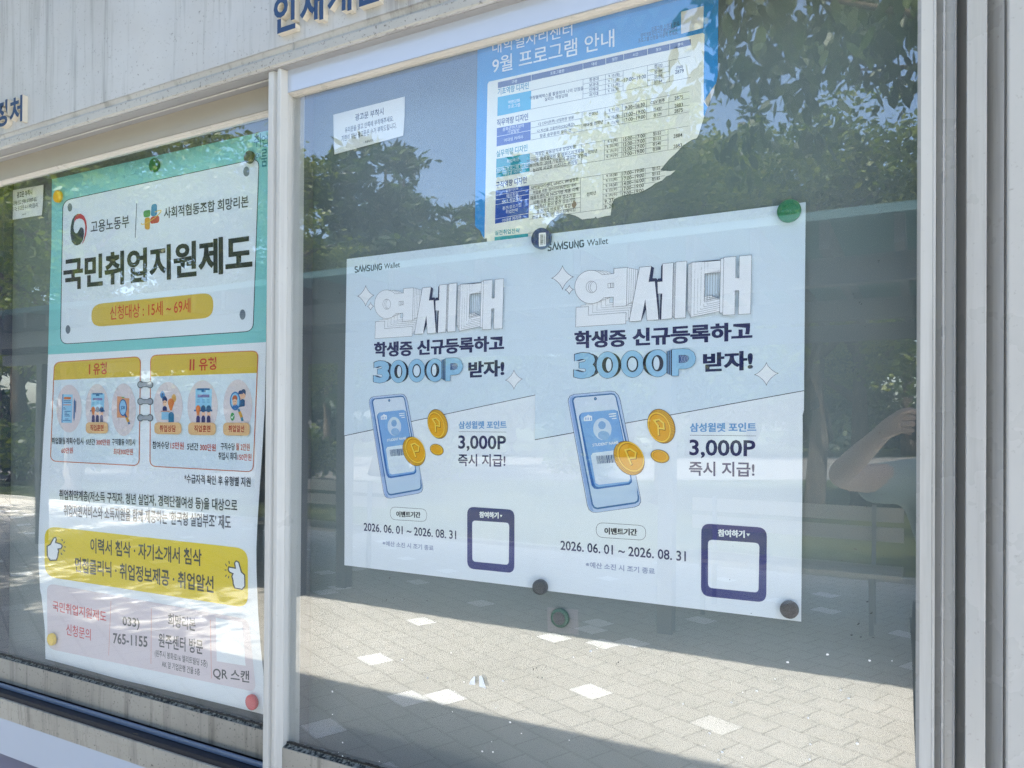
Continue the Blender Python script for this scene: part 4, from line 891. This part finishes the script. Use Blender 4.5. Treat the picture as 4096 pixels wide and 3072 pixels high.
# ---- trees
def leaf_mat(name, c1, c2):
    m = bpy.data.materials.new(name); m.use_nodes = True; N, L, B = nodes(m)
    oi = N.new('ShaderNodeNewGeometry'); col = mix(N, L, oi.outputs['Random Per Island'], srgb(c1), srgb(c2)); L.new(col, B.inputs['Base Color'])
    B.inputs['Roughness'].default_value = .45; B.inputs['Specular IOR Level'].default_value = .35
    t = N.new('ShaderNodeBsdfTranslucent'); L.new(mix(N, L, 1.0, col, (1.5, 1.7, .6, 1), 'MULTIPLY'), t.inputs[0])
    x = N.new('ShaderNodeMixShader'); x.inputs[0].default_value = .38; L.new(B.outputs[0], x.inputs[1]); L.new(t.outputs[0], x.inputs[2]); L.new(x.outputs[0], N['Material Output'].inputs[0])
    return m
LG = leaf_mat('sunny_leaf_green', (74, 92, 26), (116, 122, 38)); LD = leaf_mat('deep_leaf_green', (42, 62, 28), (72, 88, 36)); LC = leaf_mat('blue_green_needles', (34, 54, 42), (52, 70, 48))
BARK = mat('grey_brown_bark', (86, 76, 66), .9, .2); N, L, B = nodes(BARK); L.new(mix(N, L, ramp(N, L, noise(N, L, 8, (1, 1, .2), 5), .35, .65), srgb((66, 58, 50)), srgb((110, 98, 84))), B.inputs['Base Color']); bump(N, L, B, noise(N, L, 20, (1, 1, .2), 5), .6, .02)
def crown_mesh(name, clumps, n, size, mats, seed, droop=.3, lens=False, long=1.6):
    rd = random.Random(seed); vs = []; fs = []; mi = []
    tot = sum(c[3]*c[4]*c[5] for c in clumps)
    for c in clumps:
        k = max(30, int(n*c[3]*c[4]*c[5]/tot)); sub = [Vector((rd.gauss(0, 1), rd.gauss(0, 1), rd.gauss(0, 1))).normalized()*rd.uniform(.45, 1) for _ in range(14)]
        for i in range(k):
            s_ = rd.choice(sub); q = s_+Vector((rd.gauss(0, .2), rd.gauss(0, .2), rd.gauss(0, .15)))
            P = Vector((c[0]+q.x*c[3], c[1]+q.y*c[4], c[2]+q.z*c[5])); a = rd.uniform(0, 6.283); el = rd.gauss(-droop, .5)
            d = Vector((math.cos(a)*math.cos(el), math.sin(a)*math.cos(el), math.sin(el))); e = d.cross(Vector((rd.gauss(0, 1), rd.gauss(0, 1), rd.gauss(0, 1)))).normalized()
            s2 = size*rd.uniform(.6, 1.3); b0 = len(vs)
            if lens:
                L_ = s2*long
                for t, wd in ((0, 0), (.25, .42), (.6, .46), (1, 0)):
                    if wd: vs += [tuple(P+d*L_*t+e*s2*wd), tuple(P+d*L_*t-e*s2*wd)]
                    else: vs.append(tuple(P+d*L_*t))
                fs += [(b0, b0+1, b0+2), (b0+1, b0+3, b0+4, b0+2), (b0+3, b0+5, b0+4)]; mi += [0]*3 if rd.random() < .5 else [1]*3
            else:
                vs += [tuple(P), tuple(P+d*s2*.8+e*s2*.45), tuple(P+d*s2*long), tuple(P+d*s2*.7-e*s2*.45)]; fs.append((b0, b0+1, b0+2, b0+3)); mi.append(0 if rd.random() < .5 else 1)
    me = bpy.data.meshes.new(name); me.from_pydata(vs, [], fs)
    for m in mats: me.materials.append(m)
    me.polygons.foreach_set('material_index', mi); return me
def trunk_mesh(h, r, limbs, seed, lean=0):
    rd = random.Random(seed); mb = MB(); pts = [(lean*t*t*h*.3+rd.gauss(0, .04)*(t > 0), rd.gauss(0, .04)*(t > 0), h*t) for t in (0, .06, .25, .5, .75, 1)]
    mb.tube(pts, [r*1.4, r*1.05, r*.9, r*.72, r*.5, r*.15], 10)
    for (z, a, l, up) in limbs:
        q = [(lean*(z/h)**2*h*.3, 0, z)]
        for t in (.35, .7, 1): q.append((q[0][0]+math.cos(a)*l*t+rd.gauss(0, .08), math.sin(a)*l*t+rd.gauss(0, .08), z+up*l*t**.8))
        mb.tube(q, [r*.5, r*.34, r*.2, r*.06], 7)
    return mb
PROTO = {}
def proto(kind, seed):
    rd = random.Random(seed)
    if kind == 'conifer':
        cl = []
        for i in range(34):
            t = i/33; z = 1.6+t*8.6; rr_ = (1-t)*2.1+.25; a = i*2.4
            cl.append((math.cos(a)*rr_*.55, math.sin(a)*rr_*.55, z, rr_*.62, rr_*.62, .42))
        return trunk_mesh(10, .2, [(2+i*.8, i*2.1, 1.5*(1-i/9), .1) for i in range(8)], seed), crown_mesh('crown', cl, 9000, .15, [LC, LD], seed, .1, False, 2.2)
    if kind == 'pine':
        cl = [(rd.gauss(0, 1.3), rd.gauss(0, 1.2), rd.uniform(4.6, 9.2), rd.uniform(.7, 1.3), rd.uniform(.7, 1.2), rd.uniform(.35, .6)) for _ in range(22)]
        return trunk_mesh(9.0, .2, [(4+i*.6, i*2.3, 1.8-.1*i, .35) for i in range(8)], seed, .15), crown_mesh('crown', cl, 9000, .15, [LC, LD], seed, .0, False, 2.4)
    cl = [(rd.gauss(0, 1.35), rd.gauss(0, 1.25), rd.uniform(2.6, 6.6), rd.uniform(.7, 1.35), rd.uniform(.7, 1.3), rd.uniform(.45, .9)) for _ in range(20)]
    return trunk_mesh(5.6, .17, [(1.9+i*.42, i*2.5+.4, 2.3-.12*i, .55) for i in range(8)], seed, .1), crown_mesh('crown', cl, 17000, .078, [LG if seed % 2 else LD, LG], seed, .25, False, 1.7)
def tree(kind, seed, x, y, s, rot, label, group):
    k = (kind, seed)
    if k not in PROTO:
        t = thing(kind+'_tree' if kind != 'broad' else 'broadleaf_tree', label, 'tree', (0, 0, 0), group)
        tm, cm = proto(kind, seed); tm.build('trunk', BARK, t, smooth=True); new_obj('crown', cm, t); PROTO[k] = t
    else:
        o = PROTO[k]; t = o.copy(); COL.objects.link(t)
        for c in list(o.children): d = c.copy(); COL.objects.link(d); d.parent = t
        t['label'] = label; t['group'] = group
    t.location = (x, y, 0); t.scale = (s, s, s*random.uniform(.95, 1.08)); t.rotation_euler = (0, 0, rot)
G1_, G2_ = 'trees mirrored in the glass doors', 'conifers far across the road mirrored in the glass'
TREES = [('broad', 1, -10.9, -9.2, .86, .3, 'bushy yellow green tree mirrored just right of the mullion'),
         ('broad', 2, -1.5, -12.2, .92, 1.2, 'shade tree with a thick straight trunk mirrored beside the photographer arm'),
         ('broad', 1, -.95, -13.6, .95, 2.9, 'tree with a second trunk mirrored close behind the photographer elbow'),
         ('broad', 3, -4.3, -12.8, 1.0, 4.0, 'sunlit broad tree mirrored above the right wallet poster'),
         ('broad', 2, 2.6, -11.5, .9, 5.0, 'leafy tree beyond the benches hidden mostly behind the end post'),
         ('broad', 3, -15.2, -8.2, 1.15, 2.2, 'bright green tree mirrored over the top of the employment poster'),
         ('broad', 1, -19.5, -9.5, 1.25, 3.6, 'spreading green tree mirrored left of the employment poster'),
         ('broad', 2, -24.5, -11.5, 1.3, .9, 'dense green tree at the far left of the reflection'),
         ('broad', 3, -20.5, -15.5, 1.3, 5.5, 'paler tree standing behind the row mirrored in the left pane'),
         ('broad', 1, -31, -14, 1.4, 1.9, 'leftmost large tree of the mirrored row'),
         ('pine', 5, -13.4, -15.8, 1.0, .5, 'loose topped pine mirrored below the small white notice')]
for a in TREES: tree(*a, G1_)
tree('broad', 2, -7.6, .9, 1.2, 2.0, 'unseen tree added behind the board whose leaf shadows fall on the paving at the left', 'added shade trees behind the board')  # two unseen trees put in to dapple the mirrored paving with shade
tree('broad', 3, -10.8, .7, 1.25, .6, 'farther unseen tree added behind the left end of the board to shade the paving', 'added shade trees behind the board')
for i, (x, y, s, k) in enumerate(((-20.8, -27, 1.28, 'conifer'), (-18.4, -30, 1.2, 'pine'), (-16.6, -29.6, 1.38, 'conifer'), (-14.4, -31.5, 1.35, 'pine'), (-12.0, -33, 1.5, 'conifer'), (-9.6, -35, 1.5, 'pine'), (-7.0, -36, 1.6, 'conifer'), (-4.0, -38.5, 1.55, 'conifer'), (-.4, -41.5, 1.5, 'pine'), (-25.4, -27, 1.05, 'pine'))):
    tree(k, 5 if k == 'pine' else 6, x, y, s, i*1.3, ('tall dark conifer across the road, number' if False else ['tallest pointed conifer left of the torn blue poster reflection', 'pine with a ragged top next to the sky gap', 'pointed conifer mirrored at the left edge of the blue poster', 'ragged pine mirrored behind the printed timetable', 'pointed conifer mirrored behind the middle of the timetable', 'broad pine mirrored near the torn edge of the blue poster', 'dark conifer mirrored right of the torn poster', 'dark conifer mirrored above the green magnet', 'ragged pine mirrored beside the end post', 'low pine mirrored behind the small white notice'][i]), G2_)
# near tree with drooping leaves hanging over the pergola
nt_ = thing('drooping_tree', 'near tree with large drooping leaves mirrored along the top right of the glass', 'tree', (2.3, -5.0, 0))
mb = trunk_mesh(6.2, .14, [(2.9, 2.9, 3.2, .5), (3.4, 3.5, 3.0, .4), (3.2, 2.2, 2.6, .5), (4.0, .8, 1.6, .6), (3.8, 4.4, 2.0, .5), (4.4, 3.1, 2.8, .25)], 3)
mb.v = [(x+2.3, y-5.0, z) for x, y, z in mb.v]; mb.build('trunk', BARK, nt_, smooth=True)
rd = random.Random(8)
cl = [(rd.uniform(-1.5, 2.6), rd.uniform(-6.3, -3.9), rd.uniform(3.7, 5.8), rd.uniform(.35, .75), rd.uniform(.35, .7), rd.uniform(.3, .55)) for _ in range(34)]
new_obj('crown', crown_mesh('crown', cl, 5200, .062, [LD, LD], 12, .9, True, 2.3), nt_)
# far wood and low shrubs
rd = random.Random(21)
cl = []
for i in range(64):
    an = R(-10+i*1.3); rr_ = rd.uniform(50, 60); cl.append((-math.sin(an)*rr_, -math.cos(an)*rr_, rd.uniform(.8, 6.5), 2.6, 2.6, rd.uniform(1.4, 2.4)))
me = crown_mesh('woods', cl, 34000, .46, [LD, LC], 31); o = new_obj('woods', me); tag(o, 'dark far wood closing the view beyond the road in the reflection', 'woods', kind='stuff')
SH = None
for i, (x, y, s) in enumerate(((-16, -11.4, 1.2), (-13.6, -13.2, 1), (-19, -9.6, 1.3), (-11.0, -14.8, .9), (-7.5, -17, 1.0), (-22, -8.6, 1.4))):
    lb = ['round shrub by the kerb left of the employment poster', 'low shrub by the kerb behind the employment poster', 'bright shrub by the kerb at the far left', 'small shrub by the kerb left of the wallet posters', 'shrub by the kerb behind the printed phone', 'big shrub at the left end of the kerb'][i]
    if SH is None:
        SH = thing('shrub', lb, 'shrub', (0, 0, 0), 'shrubs along the kerb'); new_obj('foliage', crown_mesh('foliage', [(rd.gauss(0, .5), rd.gauss(0, .4), rd.uniform(.3, 1.1), .6, .5, .4) for _ in range(9)], 2600, .09, [LG, LD], 41), SH); t = SH
        mb = MB(); [mb.tube([(0, 0, 0), (math.cos(k)*.3, math.sin(k)*.3, .7)], [.02, .008], 6) for k in (0, 1.5, 3, 4.4)]; mb.build('stem', BARK, SH)
    else:
        t = SH.copy(); COL.objects.link(t); t['label'] = lb
        for c in SH.children: d = c.copy(); COL.objects.link(d); d.parent = t
    t.location = (x, y, 0); t.scale = (s, s, s); t.rotation_euler = (0, 0, i*1.1)

# ------------------------------------------------------------------ the photographer, mirrored in the pane
SKIN = mat('warm_skin', (182, 158, 142), .55, .4); SHIRT = mat('grey_green_tee_shirt', (150, 166, 162), .85, .2); TROUS = mat('dark_trousers', (84, 90, 92), .85, .2); HAIR = mat('black_hair', (24, 22, 22), .5); SHOE = mat('dark_shoes', (40, 40, 44), .6)
pr = thing('person', 'person in a grey green tee shirt photographing the board, arms raised, mirrored at the right', 'person', (.12, -1.6, 0))
PX = .045
def skin(name, verts, edges, rad, m, root=0, sub=2):
    verts = [(x+(PX if x > -.06 and y < -1.25 else 0), y, z) for x, y, z in verts]
    me = bpy.data.meshes.new(name); me.from_pydata(verts, edges, []); o = new_obj(name, me, pr); me.materials.append(m)
    s = o.modifiers.new('skin', 'SKIN'); s.use_smooth_shade = True
    for i, r in enumerate(rad): me.skin_vertices[0].data[i].radius = (r, r) if not isinstance(r, tuple) else r
    for i in range(len(verts)): me.skin_vertices[0].data[i].use_root = (i == root)
    b = o.modifiers.new('sub', 'SUBSURF'); b.levels = sub; b.render_levels = sub; return o
V = []; E_ = []; Rr = []
def J(p, r, par=None):
    V.append(p); Rr.append(r)
    if par is not None: E_.append((par, len(V)-1))
    return len(V)-1
pel = J((.12, -1.62, .90), .12); sp = J((.12, -1.60, 1.08), .11, pel); ch = J((.12, -1.58, 1.24), .125, sp); nk = J((.12, -1.575, 1.40), .052, ch)
ja = J((.12, -1.535, 1.485), .062, nk); hd = J((.12, -1.55, 1.575), .086, ja); tp = J((.12, -1.565, 1.645), .06, hd)
for sx, X in ((-1, -.055), (1, .30)):
    s_ = J((X, -1.58, 1.335), .056, ch)
    el = J((-.212, -1.375, 1.35) if sx < 0 else (.43, -1.40, 1.30), .041, s_)
    fa = J((-.158, -1.31, 1.405) if sx < 0 else (.33, -1.32, 1.37), .036, el)
    wr_ = J((-.088, -1.215, 1.478) if sx < 0 else (.20, -1.215, 1.465), .024, fa)
    pm = J((-.055, -1.165, 1.512) if sx < 0 else (.155, -1.175, 1.51), .030, wr_)
    bx = V[pm]
    for k in range(4):
        a = J((bx[0]+(.012 if sx < 0 else -.012), bx[1]+.018-.006*k, bx[2]+.022-.014*k), .009, pm)
        b_ = J((bx[0]+(.034+.003*k if sx < 0 else -.034), bx[1]+.016-.004*k, bx[2]+.028-.017*k), .0082, a)
        J((bx[0]+(.050-.004*k if sx < 0 else -.050), bx[1]+.006-.003*k, bx[2]+.020-.016*k), .0074, b_)
    t1 = J((bx[0]+(.015 if sx < 0 else -.015), bx[1]-.016, bx[2]-.022), .010, pm); J((bx[0]+(.045 if sx < 0 else -.045), bx[1]-.012, bx[2]-.03), .0085, t1)
for sx in (-1, 1):
    h = J((.12+sx*.095, -1.62, .86), .092, pel); k = J((.12+sx*.10, -1.595, .47), .060, h); a = J((.12+sx*.105, -1.625, .09), .038, k); J((.12+sx*.115, -1.50, .035), .034, a)
skin('body', V, E_, Rr, SKIN)
skin('shirt', [(.12, -1.62, .90), (.12, -1.60, 1.08), (.12, -1.58, 1.26), (.12, -1.577, 1.365), (-.055, -1.58, 1.335), (-.158, -1.455, 1.322), (.30, -1.58, 1.335), (.365, -1.49, 1.318)], [(0, 1), (1, 2), (2, 3), (2, 4), (4, 5), (2, 6), (6, 7)], [(.165, .13), (.155, .122), (.16, .13), .07, .078, .060, .078, .064], SHIRT)
skin('trousers', [(.12, -1.62, .90), (.025, -1.62, .84), (.02, -1.595, .47), (.015, -1.625, .10), (.215, -1.62, .84), (.22, -1.595, .47), (.225, -1.625, .10)], [(0, 1), (1, 2), (2, 3), (0, 4), (4, 5), (5, 6)], [(.15, .125), .108, .078, .066, .108, .078, .066], TROUS)
skin('hair', [(.12, -1.60, 1.56), (.12, -1.585, 1.63), (.12, -1.555, 1.668)], [(0, 1), (1, 2)], [.078, .084, .06], HAIR)
for sx in (-1, 1):
    skin('shoe', [(.12+sx*.105, -1.655, .045), (.12+sx*.11, -1.57, .045), (.12+sx*.118, -1.46, .036)], [(0, 1), (1, 2)], [.044, .046, .036], SHOE)
    mb = MB(); mb.tube([(.12+PX+sx*.031, -1.468, 1.583), (.12+PX+sx*.031, -1.462, 1.583)], [.011, .006], 12); mb.build('eye', mat('dark_eye', (30, 24, 22), .2), pr)
    skin('ear', [(.12+sx*.078, -1.56, 1.60), (.12+sx*.084, -1.562, 1.58), (.12+sx*.078, -1.555, 1.555)], [(0, 1), (1, 2)], [.012, .014, .010], SKIN)
skin('nose', [(.12, -1.475, 1.59), (.12, -1.462, 1.566), (.12, -1.452, 1.548)], [(0, 1), (1, 2)], [.008, .011, .014], SKIN)
mb = MB(); mb.tube([(.095+PX, -1.474, 1.512), (.12+PX, -1.468, 1.509), (.145+PX, -1.474, 1.512)], [.004, .007, .004], 8); mb.build('mouth', mat('lip_pink', (170, 96, 88), .5), pr)
ph_ = thing('smartphone', 'dark smartphone held up sideways by the photographer', 'phone', (.06, -1.158, 1.5))
mb = MB(); mb.box(-.018, .142, -1.166, -1.158, 1.462, 1.538); mb.build('casing', mat('black_phone_case', (26, 26, 30), .35), ph_, bevel=.003)
mb = MB(); mb.box(-.014, .138, -1.1668, -1.1661, 1.466, 1.534); mb.build('screen', mat('phone_screen_glass', (12, 14, 18), .08), ph_)
for z in (1.487, 1.513): mb = MB(); mb.tube([(.012, -1.1585, z), (.012, -1.1555, z)], .009, 16); mb.build('camera_lens', mat('lens_glass', (10, 10, 14), .05), ph_)
for nm in ('leaf',): pass
